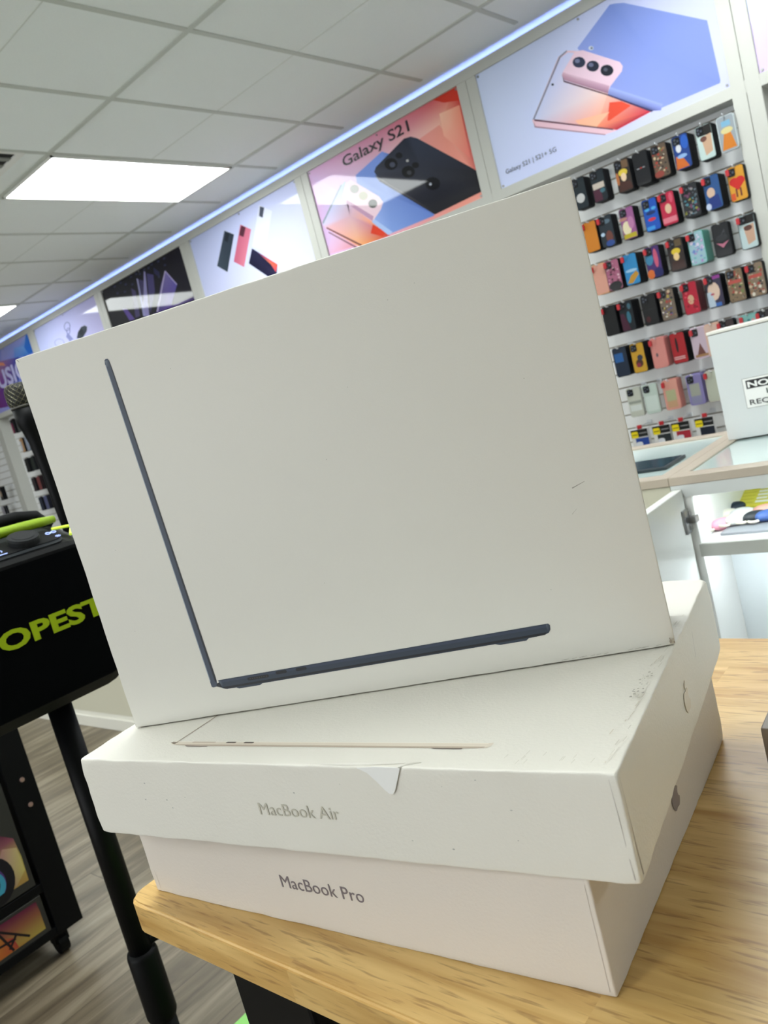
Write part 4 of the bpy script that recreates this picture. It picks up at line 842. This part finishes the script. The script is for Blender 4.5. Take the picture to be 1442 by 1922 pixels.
# ================================================================== TABLE AND LAPTOP BOXES
TZ = -0.307
t = thing('butcher_block_table', 'light rubberwood table with thick top and black steel legs under the laptop boxes', 'table', (0.0, 0.49, FLOOR))
bm = B(); prism(bm, rrect(1.30, 0.507, 0.014, 5), frame((-0.567, 0.235, TZ - 0.0265), (1, 0, 0), (0, 1, 0), (0, 0, 1)), 0, 0.0265)
bmesh.ops.bevel(bm, geom=[e for e in bm.edges if abs(e.verts[0].co.z - e.verts[1].co.z) < 1e-5], offset=0.0022, segments=3, affect='EDGES'); fix_normals(bm)
obj('tabletop', bm, M['wood'], t)
for (lx, ly) in ((-0.50, 0.262), (-0.50, 0.64), (0.60, 0.262), (0.60, 0.64)):
    obj('leg', bx((lx, ly, FLOOR), (lx + 0.085, ly + 0.06, TZ - 0.0265), 0.003), M['black'], t)

# --- lowest box
pFL, pFR = Vector((-0.54815, 0.25128, TZ)), Vector((-0.19701, 0.28882, TZ))
U = (pFR - pFL).normalized(); Nn = Vector((-U.y, U.x, 0)); Z = Vector((0, 0, 1))
Lp = (pFR - pFL).length; HP = 0.0653
t = thing('laptop_box', 'warm white laptop box with dark grey lettering, bottom of the stack on the wooden table', 'box', tuple(pFL + U * Lp / 2 + Nn * 0.13))
Fp = (pFL, U, Z, Nn)
obj('carton', carton_mesh(Lp, 0.2606, HP, Fp, r=0.0009, rough=0.0003, seed=4, crush=((Lp, 0, HP, 0.012, 0.001), (0, 0, 0, 0.02, 0.0008), (Lp, 0.26, 0, 0.02, 0.002))), M['box_pro'], t, True)
Ff = (pFL, U, Z, -Nn)
o = text('lettering', 'MacBook Pro', (pFL - Nn * 0.0001, U, Z, -Nn), 0.1388, 0.0262, 0.0672, 0.0090, cmat((118, 108, 112)), t, depth=0.0001); part_label(o, 'dark grey lettering')
Fs = (pFR, Nn, Z, U)
APPLE = [(0.50, 0.76), (0.60, 0.80), (0.72, 0.81), (0.84, 0.77), (0.93, 0.69), (0.86, 0.63), (0.81, 0.55), (0.80, 0.46), (0.83, 0.37), (0.90, 0.30), (0.97, 0.26), (0.91, 0.14), (0.82, 0.03), (0.72, -0.02), (0.62, 0.0), (0.50, 0.03), (0.38, 0.0), (0.27, -0.02), (0.17, 0.05), (0.07, 0.20), (0.01, 0.38), (0.02, 0.56), (0.09, 0.70), (0.21, 0.79), (0.33, 0.81), (0.43, 0.78)]
LEAF = [(0.49, 0.85), (0.50, 0.95), (0.57, 1.06), (0.70, 1.14), (0.70, 1.04), (0.64, 0.93), (0.55, 0.86)]
def apple(F, u, v, s, col, parent, label):
    bm = B()
    for poly in (APPLE, LEAF): prism(bm, [(u + a * s, v + b * s) for a, b in poly], F, 0.0002, 0.0006)
    fix_normals(bm); return part_label(obj('fruit_logo', bm, cmat(col), parent), label)
apple((pFR, Nn, Z, U), 0.126, 0.0205, 0.0155, (133, 125, 128), t, 'grey fruit logo')
# soft paper folds at the corners
k = Ink((pFL, U, Z, -Nn)); 
k.poly([(Lp - 0.0034, 0.003), (Lp - 0.0030, 0.003), (Lp - 0.0026, HP - 0.004), (Lp - 0.0029, HP - 0.004)], [(194, 184, 174), (184, 174, 164), (180, 170, 160), (198, 188, 178)])
k.poly([(0.006, 0.003), (0.0065, 0.003), (0.0055, 0.018), (0.005, 0.018)], (196, 186, 178))
k.build('corner_fold', M['ink'], t)

# --- middle box
AZ = -0.18537
aFL, aFR = Vector((-0.54415, 0.22562, AZ)), Vector((-0.17084, 0.29141, AZ))
U = (aFR - aFL).normalized(); Nn = Vector((-U.y, U.x, 0)); La = (aFR - aFL).length; HA = -AZ - 0.2415 + 2 * AZ if False else 0.0562; Da = 0.2752
base = aFL - Z * HA
t = thing('laptop_box', 'battered white laptop box with faint lettering and a torn top edge, middle of the stack', 'box', tuple(base + U * La / 2 + Nn * Da / 2))
cr_ = ((0, 0, 0, 0.012, 0.0015), (0, 0, HA, 0.012, 0.0015), (La, 0, HA, 0.010, 0.0012), (La, 0, 0, 0.010, 0.0012), (La, Da, HA, 0.022, 0.005), (La, Da, 0, 0.02, 0.003), (0.262, 0, HA, 0.012, 0.0016))
obj('carton', carton_mesh(La, Da, HA, (base, U, Z, Nn), r=0.0008, rough=0.00045, seed=9, crush=cr_, nL=90, nD=64, nH=20), M['box_worn'], t, True)
o = text('lettering', 'MacBook Air', (base - Nn * 0.0002, U, Z, -Nn), 0.1572, HA - 0.0330, 0.0592, 0.0082, cmat((188, 184, 170)), t, depth=0.0001); part_label(o, 'pale grey lettering')
apple((base + U * La, Nn, Z, U), 0.137, HA - 0.041, 0.0155, (210, 201, 184), t, 'pale gold fruit logo')
# torn flap hanging over the front edge
Ft = (base, U, Z, -Nn); bm = B()
fl = [(0.2380, HA - 0.0004), (0.2440, HA - 0.0030), (0.2490, HA - 0.0080), (0.2530, HA - 0.0128), (0.2552, HA - 0.0146), (0.2572, HA - 0.0147), (0.2590, HA - 0.0130), (0.2625, HA - 0.0062), (0.2655, HA - 0.0002), (0.2640, HA + 0.0004), (0.2500, HA + 0.0005)]
a = [bm.verts.new(base + U * u + Z * v - Nn * (0.0007 + 0.0005 * max(0, (HA - v) / 0.015) ** 0.6)) for u, v in fl]
b = [bm.verts.new(base + U * u + Z * v - Nn * (0.0003 + 0.0005 * max(0, (HA - v) / 0.015) ** 0.6)) for u, v in fl]
bm.faces.new(a); bm.faces.new(b[::-1])
for i in range(len(fl)): j = (i + 1) % len(fl); bm.faces.new((a[i], b[i], b[j], a[j]))
fix_normals(bm); part_label(obj('torn_flap', bm, cmat((230, 230, 228), 0.5), t), 'torn paper flap')
# wrinkled paper on the top edge above the flap
bm = B(); pts = []
for i in range(13):
    s = i / 12; pts.append(base + U * (0.205 + 0.068 * s) + Nn * (0.0012 + 0.0042 * s ** 2) + Z * (HA + 0.0001))
tube(bm, pts, [0.0003 + 0.0007 * math.sin(PI * i / 12) for i in range(13)], 6)
tube(bm, [base + U * 0.264 + Nn * 0.0003 + Z * (HA + 0.0002), base + U * 0.268 + Nn * 0.0030 + Z * (HA + 0.0003), base + U * 0.2755 + Nn * 0.0055 + Z * (HA + 0.0001)], [0.0004, 0.0009, 0.0002], 6)
obj('paper_wrinkle', bm, M['box_worn'], t, True)
# printed laptop edge on the lid
topF = (base + Z * HA, U, Nn, Z); k = Ink(topF)
k.poly([(0.0693, 0.0247), (0.0708, 0.0254), (0.087, 0.0257), (0.3057, 0.0262), (0.3081, 0.0269), (0.3086, 0.0255), (0.3080, 0.0232), (0.3062, 0.0214), (0.298, 0.0208), (0.0924, 0.0201), (0.0759, 0.0212), (0.0712, 0.0222)], (214, 204, 189))
k.poly([(0.074, 0.0220), (0.305, 0.0226), (0.3045, 0.0216), (0.298, 0.0208), (0.0924, 0.0201), (0.0759, 0.0212)], (180, 165, 148))
k.poly([(0.0708, 0.0250), (0.3057, 0.0258), (0.3057, 0.0263), (0.0708, 0.0256)], (230, 223, 210))
k.poly([(0.0732, 0.0222), (0.0742, 0.0222), (0.0762, 0.0560), (0.0768, 0.112), (0.0760, 0.112), (0.0752, 0.0560)], (163, 148, 130))
k.poly([(0.0690, 0.0236), (0.0742, 0.0218), (0.0752, 0.0246), (0.0700, 0.0252)], (122, 108, 92))
for (u0, u1, c) in ((0.0885, 0.110, (196, 182, 166)), (0.1195, 0.1280, (78, 66, 56)), (0.1348, 0.1432, (78, 66, 56))):
    k.poly(rrect(u1 - u0, 0.0018, 0.0008, 3, u0, 0.0238), c)
k.poly([(0.2736, 0.0206), (0.2930, 0.0206), (0.2925, 0.0196), (0.2760, 0.0196)], (106, 92, 86))
k.poly([(0.0860, 0.0203), (0.1076, 0.0200), (0.1070, 0.0190), (0.0885, 0.0190)], (124, 108, 102))
part_label(k.build('printed_laptop', M['ink'], t), 'pale gold laptop side view')
# scuffs, dirt and folds
k = Ink(topF); rr = random.Random(3)
for i in range(46):
    v = rr.uniform(0.004, 0.20); u = La - 0.0035 - abs(rr.gauss(0, 0.0035)); l = rr.uniform(0.0012, 0.006); w = rr.uniform(0.0002, 0.0006)
    k.poly([(u, v), (u + w, v), (u + w * 0.5 + l * 0.2, v + l), (u - w * 0.5 + l * 0.2, v + l)], rr.choice([(202, 198, 186), (192, 188, 176), (210, 206, 194), (200, 192, 176)]))
for i in range(26):
    v = 0.072 + rr.uniform(0, 0.035); u = La - 0.005 - rr.uniform(0, 0.006); s = rr.uniform(0.0004, 0.0014)
    k.poly([(u, v), (u + s, v + s * 0.3), (u + s * 0.7, v + s * 1.6), (u - s * 0.2, v + s)], rr.choice([(154, 151, 142), (172, 168, 156), (188, 184, 172)]))
for i in range(12):
    u = La - rr.uniform(0.01, 0.06); v = rr.uniform(0.003, 0.013); k.poly([(u, v), (u + 0.0002, v), (u + 0.0010, v + 0.004), (u + 0.0007, v + 0.004)], (188, 184, 170))
k.build('scuff_marks', M['ink'], t)['kind'] = 'stuff'
k = Ink((base, U, Z, -Nn))
k.poly([(La - 0.0042, HA - 0.003), (La - 0.0039, HA - 0.003), (La - 0.0026, 0.003), (La - 0.0032, 0.003)], [(206, 202, 194), (196, 192, 184), (176, 170, 162), (200, 196, 188)])
k.build('corner_fold', M['ink'], t); k = Ink((base, U, Z, -Nn))
for i in range(14):
    u = rr.uniform(0.03, La - 0.02); v = rr.uniform(0.004, HA - 0.004); s = rr.uniform(0.0002, 0.0005); k.ell(u, v, s * 1.6, s, rr.choice([(184, 184, 176), (166, 166, 160)]), 6)
k.build('dirt_specks', M['ink'], t)['kind'] = 'stuff'
k = Ink((base + U * La, Nn, Z, U))
k.poly([(0.0024, HA - 0.003), (0.0028, HA - 0.003), (0.0052, 0.003), (0.0042, 0.003)], [(198, 194, 186), (186, 182, 174), (180, 174, 166), (194, 188, 180)])
k.poly([(0.190, 0.030), (0.1906, 0.030), (0.1945, 0.046), (0.194, 0.046)], (176, 174, 176))
k.build('side_fold', M['ink'], t)

# --- upright box
BL, BR = Vector((-0.54078, 0.27093, AZ + 0.0008)), Vector((-0.19538, 0.43517, AZ + 0.0008))
U = (BR - BL).normalized(); Nn = Vector((-U.y, U.x, 0)); Lu = (BR - BL).length; HU = 0.2762; UP = (Z + Vector((-0.0022, -0.0055, 0))).normalized()
t = thing('laptop_box', 'large white laptop box standing upright on top, printed with a dark navy laptop side view', 'box', tuple(BL + U * Lu / 2 + Nn * 0.028))
obj('carton', carton_mesh(Lu, 0.056, HU, (BL, U, UP, Nn), r=0.0006, rough=0.0002, seed=2, crush=((Lu, 0, 0, 0.008, 0.0012), (0, 0, HU, 0.004, 0.0005)), nL=60, nD=12, nH=44), M['box_air'], t, True)
k = Ink((BL + U * 0.001, U, UP, -Nn))
# screen
k.poly([(0.0663, 0.2552), (0.0668, 0.2575), (0.0678, 0.2582), (0.0694, 0.2580), (0.0701, 0.2566), (0.0706, 0.2500), (0.0755, 0.0256), (0.0744, 0.0212), (0.0715, 0.0210), (0.0703, 0.0216), (0.0702, 0.0257)], (58, 67, 84))
k.poly([(0.0663, 0.2545), (0.0668, 0.2545), (0.0708, 0.0257), (0.0702, 0.0257)], (138, 150, 162))
k.poly([(0.0698, 0.2560), (0.0703, 0.2545), (0.0755, 0.0270), (0.0744, 0.0240), (0.0740, 0.0260)], (20, 24, 35))
k.poly([(0.0668, 0.2570), (0.0690, 0.2570), (0.0690, 0.2530), (0.0672, 0.2530)], [(102, 112, 124), (82, 92, 106), (58, 67, 84), (74, 84, 100)])
# base
k.poly([(0.0768, 0.0256), (0.3105, 0.0262), (0.3114, 0.0250), (0.3110, 0.0222), (0.3098, 0.0204), (0.3069, 0.0193), (0.2967, 0.0189), (0.2950, 0.0176), (0.2780, 0.0176), (0.2751, 0.0186), (0.1094, 0.0182), (0.1075, 0.0172), (0.0909, 0.0172), (0.0891, 0.0182), (0.0815, 0.0183), (0.0785, 0.0192), (0.0772, 0.0212)], (42, 52, 68))
k.poly([(0.0768, 0.0250), (0.3105, 0.0256), (0.3100, 0.0240), (0.0790, 0.0236)], (50, 60, 80))
k.poly([(0.0785, 0.0202), (0.3085, 0.0208), (0.3069, 0.0193), (0.0800, 0.0186)], (16, 21, 30))
k.poly([(0.3090, 0.0258), (0.3108, 0.0258), (0.3108, 0.0222), (0.3092, 0.0215)], [(86, 96, 108), (58, 68, 84), (42, 52, 68), (50, 60, 74)])
k.poly([(0.0770, 0.0252), (0.0795, 0.0252), (0.0800, 0.0215), (0.0778, 0.0212)], [(90, 100, 112), (50, 60, 80), (42, 52, 68), (70, 80, 94)])
k.poly([(0.0741, 0.0214), (0.0785, 0.0196), (0.0775, 0.0240), (0.0752, 0.0236)], (20, 25, 35))
for (u0, u1, v0) in ((0.0993, 0.1160, 0.0218), (0.1216, 0.1300, 0.0228), (0.1369, 0.1450, 0.0227)):
    k.poly(rrect(u1 - u0, 0.0022, 0.0010, 4, u0, v0), (12, 16, 24))
for i in range(8): k.ell(0.1015 + i * 0.0018, 0.0229, 0.0004, 0.0004, (74, 68, 56), 6)
part_label(k.build('printed_laptop', M['ink'], t), 'dark navy laptop side view')
k = Ink((BL + U * 0.001, U, UP, -Nn))
for (p, q, w, c) in (((0.3435, 0.1060), (0.3515, 0.1085), 0.0003, (142, 138, 130)), ((0.3400, 0.0905), (0.3436, 0.0935), 0.00018, (168, 164, 152)), ((0.0010, 0.2755), (0.0024, 0.2735), 0.00035, (90, 88, 80))):
    k.poly([(p[0], p[1] - w), (q[0], q[1] - w * 0.4), (q[0], q[1] + w * 0.4), (p[0], p[1] + w)], c)
rr = random.Random(5)
for i in range(10): k.ell(rr.uniform(0.02, 0.35), rr.uniform(0.02, 0.26), 0.0003, 0.0003, (170, 168, 160), 6)
for i in range(16): u = Lu - rr.uniform(0.012, 0.07); k.poly([(u, 0.0012), (u + 0.003, 0.0016), (u + 0.0028, 0.0019), (u - 0.0002, 0.0015)], (178, 174, 166))
for i in range(6): s = rr.uniform(0.0005, 0.0014); u = Lu - rr.uniform(0.0012, 0.004); v = rr.uniform(0.0012, 0.006); k.ell(u, v, s * 0.5, s, (154, 144, 130), 6)
k.build('scratch_marks', M['ink'], t)['kind'] = 'stuff'

# --- box corner at the right edge of the table
t = thing('small_white_box', 'white carton on the wooden table, only its corner showing at the right edge', 'box', (-0.05, 0.6, TZ))
Mt = Matrix.Translation((-0.1855, 0.5140, TZ)) @ Matrix.Rotation(0.07, 4, 'Z')
bm = B(); box(bm, (0, 0, 0), (0.24, 0.17, 0.0285), 0.001, Mt); obj('box_base', bm, cmat((142, 132, 120)), t)
bm = B(); box(bm, (0.005, 0.004, 0.0286), (0.235, 0.166, 0.0335), 0.001, Mt); obj('lid', bm, cmat((236, 238, 238)), t)

# ================================================================== KARAOKE SPEAKER ON ITS STAND
SX, SY0, SY1, SB = -1.12, 0.02, 0.600, -0.308
t = thing('party_speaker', 'big black karaoke speaker with lime green lettering and control knob, on a tripod stand', 'speaker', (-1.25, 0.31, SB))
speaker_root = t
prof = [(0.028, SB), (0, SB + 0.02), (0, -0.086), (0.010, -0.080), (0.085, -0.052), (0.10, -0.052), (0.28, -0.052), (0.30, -0.07), (0.30, SB + 0.02), (0.28, SB)]
bm = B()
ny = 26
rings = []
ys = [SY0 + (SY1 - SY0) * i / ny for i in range(ny + 1)]
def inset(y, r=0.045):
    d = min(y - SY0, SY1 - y)
    return 0 if d >= r else r - math.sqrt(max(0, r * r - (r - d) ** 2))
ysd = [SY0 + q for q in (0, 0.002, 0.006, 0.012, 0.02, 0.03, 0.045)] + [SY0 + 0.1 + (SY1 - SY0 - 0.2) * i / 8 for i in range(9)] + [SY1 - q for q in (0.045, 0.03, 0.02, 0.012, 0.006, 0.002, 0)]
zc = (SB - 0.052) / 2
for y in ysd:
    s = inset(y); rings.append([bm.verts.new((SX - min(max(px, s * 0.6), 0.30 - s * 0.6), y, zc + (pz - zc) * (1 - s / 0.128))) for px, pz in prof])
for a, b in zip(rings, rings[1:]):
    for k_ in range(len(prof)): bm.faces.new((a[k_], a[(k_ + 1) % len(prof)], b[(k_ + 1) % len(prof)], b[k_]))
bm.faces.new(rings[0][::-1]); bm.faces.new(rings[-1]); fix_normals(bm)
obj('cabinet', bm, M['blackm'], t)
# perforated grille over the front
Fg = frame((SX + 0.001, SY0 + 0.030, SB + 0.022), (0, 1, 0), (0, 0, 1), (1, 0, 0))
bm = B(); prism(bm, rrect(SY1 - SY0 - 0.06, -0.090 - SB - 0.022, 0.02, 6), Fg, -0.002, 0.003); fix_normals(bm)
obj('grille', bm, M['grille'], t)
Ft_ = frame((SX + 0.0035, 0, 0), (0, 1, 0), (0, 0, 1), (1, 0, 0))
part_label(text('lettering', 'TOPEST', Ft_, 0.376, -0.1965, 0.196, 0.0265, M['limetext'], t, bold=0.035, depth=0.001), 'lime green lettering')
# sloping control panel
sl = Vector((-0.075, 0, 0.028)).normalized(); nn = Vector((0.028, 0, 0.075)).normalized()
Fc = (Vector((SX - 0.010, 0, -0.080)), Vector((0, 1, 0)), sl, nn)
bm = B(); prism(bm, rrect(SY1 - SY0 - 0.075, 0.072, 0.016, 6, SY0 + 0.030, 0.003), Fc, -0.001, 0.0022); fix_normals(bm)
cpn = obj('control_panel', bm, M['panel'], t)
bm = B(); prism(bm, rrect(0.19, 0.046, 0.02, 6, 0.37, 0.012), Fc, 0.002, 0.0034); fix_normals(bm); obj('button_plate', bm, M['blackm'], cpn)
def on(u, v, d=0.0): return Fc[0] + Fc[1] * u + Fc[2] * v + Fc[3] * d
bm = B(); tube(bm, [on(0.507, 0.036, 0.002), on(0.507, 0.036, 0.010), on(0.507, 0.036, 0.0135)], [0.0225, 0.0225, 0.0215], 32); tube(bm, [on(0.507, 0.036, 0.013), on(0.507, 0.036, 0.0142)], [0.016, 0.0155], 28)
obj('volume_knob', bm, M['knob'], cpn)
bm = B()
for c0 in (0.547, 0.5555): tube(bm, [on(c0 + 0.0035 * math.cos(a), 0.040 + 0.0035 * math.sin(a), 0.0037) for a in [2 * PI * k_ / 14 for k_ in range(15)]], 0.0007, 5, False)
for k_ in range(8): a = k_ * PI / 4; tube(bm, [on(0.552 + 0.0022 * math.cos(a), 0.021 + 0.0022 * math.sin(a), 0.0037), on(0.552 + 0.004 * math.cos(a), 0.021 + 0.004 * math.sin(a), 0.0037)], 0.0005, 5)
tube(bm, [on(0.552 + 0.001 * math.cos(a), 0.021 + 0.001 * math.sin(a), 0.0037) for a in [2 * PI * k_ / 10 for k_ in range(11)]], 0.0006, 5, False)
tube(bm, [on(0.466 + 0.004 * math.cos(a), 0.028 + 0.004 * math.sin(a), 0.0037) for a in [PI * k_ / 8 for k_ in range(-3, 10)]], 0.0005, 5)
tube(bm, [on(0.452, 0.016, 0.0037), on(0.472, 0.016, 0.0037)], 0.0008, 5)
obj('lit_symbols', bm, M['icon'], cpn)
bm = B(); tube(bm, [on(0.560, 0.053, 0.003), on(0.585, 0.046, 0.003)], 0.0022, 8); tube(bm, [on(0.585, 0.040, 0.003), on(0.568, 0.014, 0.003)], 0.0022, 8)
obj('light_bar', bm, M['limebright'], t)
# lime grip strip and black handle behind the panel
bm = B(); tube(bm, [(-1.212, 0.05 + 0.535 * i / 20, -0.046 + 0.004 * math.sin(PI * i / 20)) for i in range(21)], [0.004] + [0.0080] * 18 + [0.0075, 0.0055], 12)
part_label(obj('handle_grip', bm, M['lime'], t, True), 'lime green textured grip')
bm = B(); tube(bm, [(-1.262, 0.03, -0.056), (-1.262, 0.06, -0.034)] + [(-1.262, 0.08 + 0.47 * i / 12, -0.030) for i in range(13)] + [(-1.262, 0.58, -0.036), (-1.262, 0.597, -0.058)], 0.0105, 12)
obj('carry_handle', bm, M['blackm'], t, True)

# microphone standing behind the handle
mx_, my_ = -1.36, 0.666
t = thing('microphone', 'black handheld microphone with mesh head standing upright behind the speaker', 'microphone', (mx_, my_, -0.07))
R = 0.0235
def mic_at(z): return (mx_, my_ + (0.19 - z) * 0.045, z)
def mic_part(name, prof_, m, n=24): bm = B(); tube(bm, [mic_at(z) for z, r_ in prof_], [r_ * R for z, r_ in prof_], n); return obj(name, bm, m, t, True)
HEAD = [(0.150, .92), (0.158, 1), (0.170, 1), (0.180, .95), (0.187, .80), (0.190, .5)]
mh = mic_part('mesh_head', HEAD, M['mesh'])
def head_r(z):
    for (z0, r0), (z1, r1) in zip(HEAD, HEAD[1:]):
        if z0 <= z <= z1: return (r0 + (r1 - r0) * (z - z0) / (z1 - z0)) * R + 0.0003
    return 0.01
bm = B()
for s in (-1, 1):
    for q in range(16):
        tube(bm, [Vector(mic_at(z)) + Vector((math.cos(a_), math.sin(a_), 0)) * head_r(z) for z, a_ in [(0.150 + 0.039 * w / 10, q * PI / 8 + s * w * 0.16) for w in range(11)]], 0.00035, 4, False)
obj('wire_weave', bm, M['wire'], mh)
mic_part('collar', [(0.147, .95), (0.151, .95)], cmat((70, 68, 62)))
mic_part('grip', [(0.147, .93), (0.118, .88), (0.108, .74), (0.085, .58), (0.03, .50), (-0.10, .48), (-0.168, .44)], M['black'])
bm = B(); box(bm, (mx_ - 0.062, 0.55, -0.19), (mx_ - 0.05, my_ + 0.02, -0.170), 0.002); obj('microphone_bracket', bm, M['black'], speaker_root)
bm = B(); box(bm, (mx_ - 0.062, my_ - 0.004, -0.19), (mx_ + 0.016, my_ + 0.026, -0.170), 0.003); obj('microphone_bracket', bm, M['black'], speaker_root)

# tripod stand
px_, py_ = -1.21, 0.500
t = thing('speaker_stand', 'black tubular tripod stand holding up the karaoke speaker', 'stand', (px_, py_, FLOOR))
bm = B(); tube(bm, [(px_, py_, SB - 0.002), (px_, py_, -0.78)], 0.0185, 24); obj('pole', bm, M['black'], t, True)
bm = B(); tube(bm, [(px_, py_, -0.745), (px_, py_, -0.752), (px_, py_, -0.86), (px_, py_, -0.868)], [0.0225, 0.0245, 0.0245, 0.0215], 24); tube(bm, [(px_, py_, -0.865), (px_, py_, -1.05)], 0.0195, 24); obj('collar', bm, M['black'], t, True)
bm = B(); tube(bm, [(px_, py_, -0.738), (px_ + 0.012, py_ + 0.03, -0.735), (px_ + 0.016, py_ + 0.04, -0.730)], [0.007, 0.008, 0.004], 10); obj('clamp_knob', bm, M['black'], t)
for a in (1.35, 1.35 + 2 * PI / 3, 1.35 + 4 * PI / 3):
    bm = B(); dx, dy = math.cos(a), math.sin(a)
    tube(bm, [(px_ + dx * 0.02, py_ + dy * 0.02, -0.94), (px_ + dx * 0.34, py_ + dy * 0.34, FLOOR + 0.014)], 0.012, 12)
    lg = obj('leg', bm, M['black'], t, True)
    bm = B(); tube(bm, [(px_ + dx * 0.31, py_ + dy * 0.31, FLOOR + 0.030), (px_ + dx * 0.36, py_ + dy * 0.36, FLOOR + 0.017)], 0.016, 12); obj('rubber_foot', bm, M['blackm'], lg)

# ================================================================== BLACK RACK WITH PRINTED CARTONS
KX = -2.0
t = thing('display_rack', 'tall black metal rack on casters at the left, holding printed cartons', 'rack', (-2.2, 0.35, FLOOR))
for y0 in (-0.02, 0.650):
    obj('upright', bx((KX - 0.045, y0, -1.057), (KX, y0 + 0.066, -0.32), 0.002), M['black'], t)
    obj('upright', bx((KX - 0.44, y0, -1.057), (KX - 0.40, y0 + 0.066, -0.32), 0.002), M['black'], t)
for z in (-1.057, -0.938, -0.60, -0.34):
    obj('shelf_plate', bx((KX - 0.44, 0.0, z), (KX - 0.004, 0.70, z + 0.022), 0.002), M['black'], t)
obj('back_panel', bx((KX - 0.442, 0.0, -1.05), (KX - 0.436, 0.70, -0.32)), M['black'], t)
for z in (-0.658, -0.724): bm = B(); tube(bm, [(KX - 0.001, 0.6865, z), (KX + 0.003, 0.6865, z)], [0.0065, 0.005], 12); obj('bolt', bm, M['bolt'], t)
for (cx_, cy_) in ((KX - 0.05, 0.665), (KX - 0.05, 0.04), (KX - 0.39, 0.665), (KX - 0.39, 0.04)):
    bm = B(); tube(bm, [(cx_, cy_ - 0.012, FLOOR + 0.026), (cx_, cy_ + 0.012, FLOOR + 0.026)], 0.026, 18); box(bm, (cx_ - 0.015, cy_ - 0.018, FLOOR + 0.03), (cx_ + 0.015, cy_ + 0.018, -1.055)); obj('caster', bm, M['blackm'], t)
t = thing('printed_carton', 'carton with a yellow and purple print of black headphones, upper shelf of the black rack', 'carton', (-2.17, 0.33, -0.913))
obj('carton_body', bx((-2.36, 0.06, -0.913), (-2.004, 0.640, -0.64), 0.002), cmat((38, 38, 36)), t)
k = Ink(frame((-2.0035, 0.06, -0.913), (0, 1, 0), (0, 0, 1), (1, 0, 0)))
k.poly([(0.02, 0.022), (0.568, 0.022), (0.570, 0.085), (0.566, 0.135), (0.53, 0.165), (0.02, 0.24)], [(96, 52, 116), (150, 120, 60), (168, 156, 84), (120, 62, 78), (58, 20, 44), (30, 14, 30)])
k.poly([(0.45, 0.026), (0.54, 0.026), (0.568, 0.05), (0.566, 0.11), (0.535, 0.125), (0.50, 0.07)], [(120, 84, 140), (150, 124, 90), (176, 164, 90), (178, 160, 110), (160, 120, 110), (130, 100, 120)])
k.ell(0.492, 0.062, 0.052, 0.060, (14, 12, 20), 24); k.ell(0.486, 0.058, 0.036, 0.042, (70, 44, 104), 22); k.ell(0.490, 0.054, 0.030, 0.034, (54, 136, 160), 22); k.ell(0.484, 0.058, 0.024, 0.028, (12, 10, 18), 20)
k.poly([(0.44, 0.004), (0.50, 0.004), (0.53, 0.030), (0.47, 0.024)], (14, 12, 16))
k.poly([(0.43, 0.188), (0.455, 0.196), (0.53, 0.150), (0.52, 0.140)], (44, 70, 84))
k.build('printed_front', M['caseart'], t)
t = thing('printed_carton', 'carton with crimson and yellow print and a black tripod, bottom shelf of the black rack', 'carton', (-2.17, 0.33, -1.035))
obj('carton_body', bx((-2.36, 0.06, -1.035), (-2.004, 0.640, -0.940), 0.002), cmat((38, 38, 36)), t)
k = Ink(frame((-2.0035, 0.06, -1.035), (0, 1, 0), (0, 0, 1), (1, 0, 0)))
k.poly([(0.02, 0.012), (0.45, 0.010), (0.568, 0.012), (0.568, 0.060), (0.566, 0.086), (0.02, 0.090)], [(150, 60, 70), (150, 84, 40), (150, 132, 60), (120, 70, 50), (84, 20, 50), (90, 24, 56)])
k.poly([(0.44, 0.012), (0.50, 0.012), (0.495, 0.04), (0.46, 0.062)], [(170, 96, 34), (150, 60, 40), (140, 40, 50), (160, 110, 40)])
for (p, q) in (((0.465, 0.078), (0.530, 0.020)), ((0.465, 0.078), (0.488, 0.012)), ((0.455, 0.078), (0.415, 0.012)), ((0.45, 0.040), (0.50, 0.035)), ((0.415, 0.06), (0.385, 0.012)), ((0.505, 0.045), (0.48, 0.02))):
    d = Vector((q[0] - p[0], q[1] - p[1])).normalized(); w = Vector((-d.y, d.x)) * 0.0028
    k.poly([(p[0] + w.x, p[1] + w.y), (p[0] - w.x, p[1] - w.y), (q[0] - w.x, q[1] - w.y), (q[0] + w.x, q[1] + w.y)], (18, 12, 16))
k.build('printed_front', M['caseart'], t)

# green carton on the floor under the table
t = thing('green_carton', 'green carton on the floor under the table beside its black leg', 'carton', (-0.80, 0.6, FLOOR))
obj('carton_body', bx((-0.992, 0.36, FLOOR), (-0.60, 0.85, -0.80), 0.002), M['green'], t)
obj('packing_tape', bx((-0.86, 0.359, -0.80), (-0.80, 0.851, -0.7995)), cmat((208, 224, 80)), t)
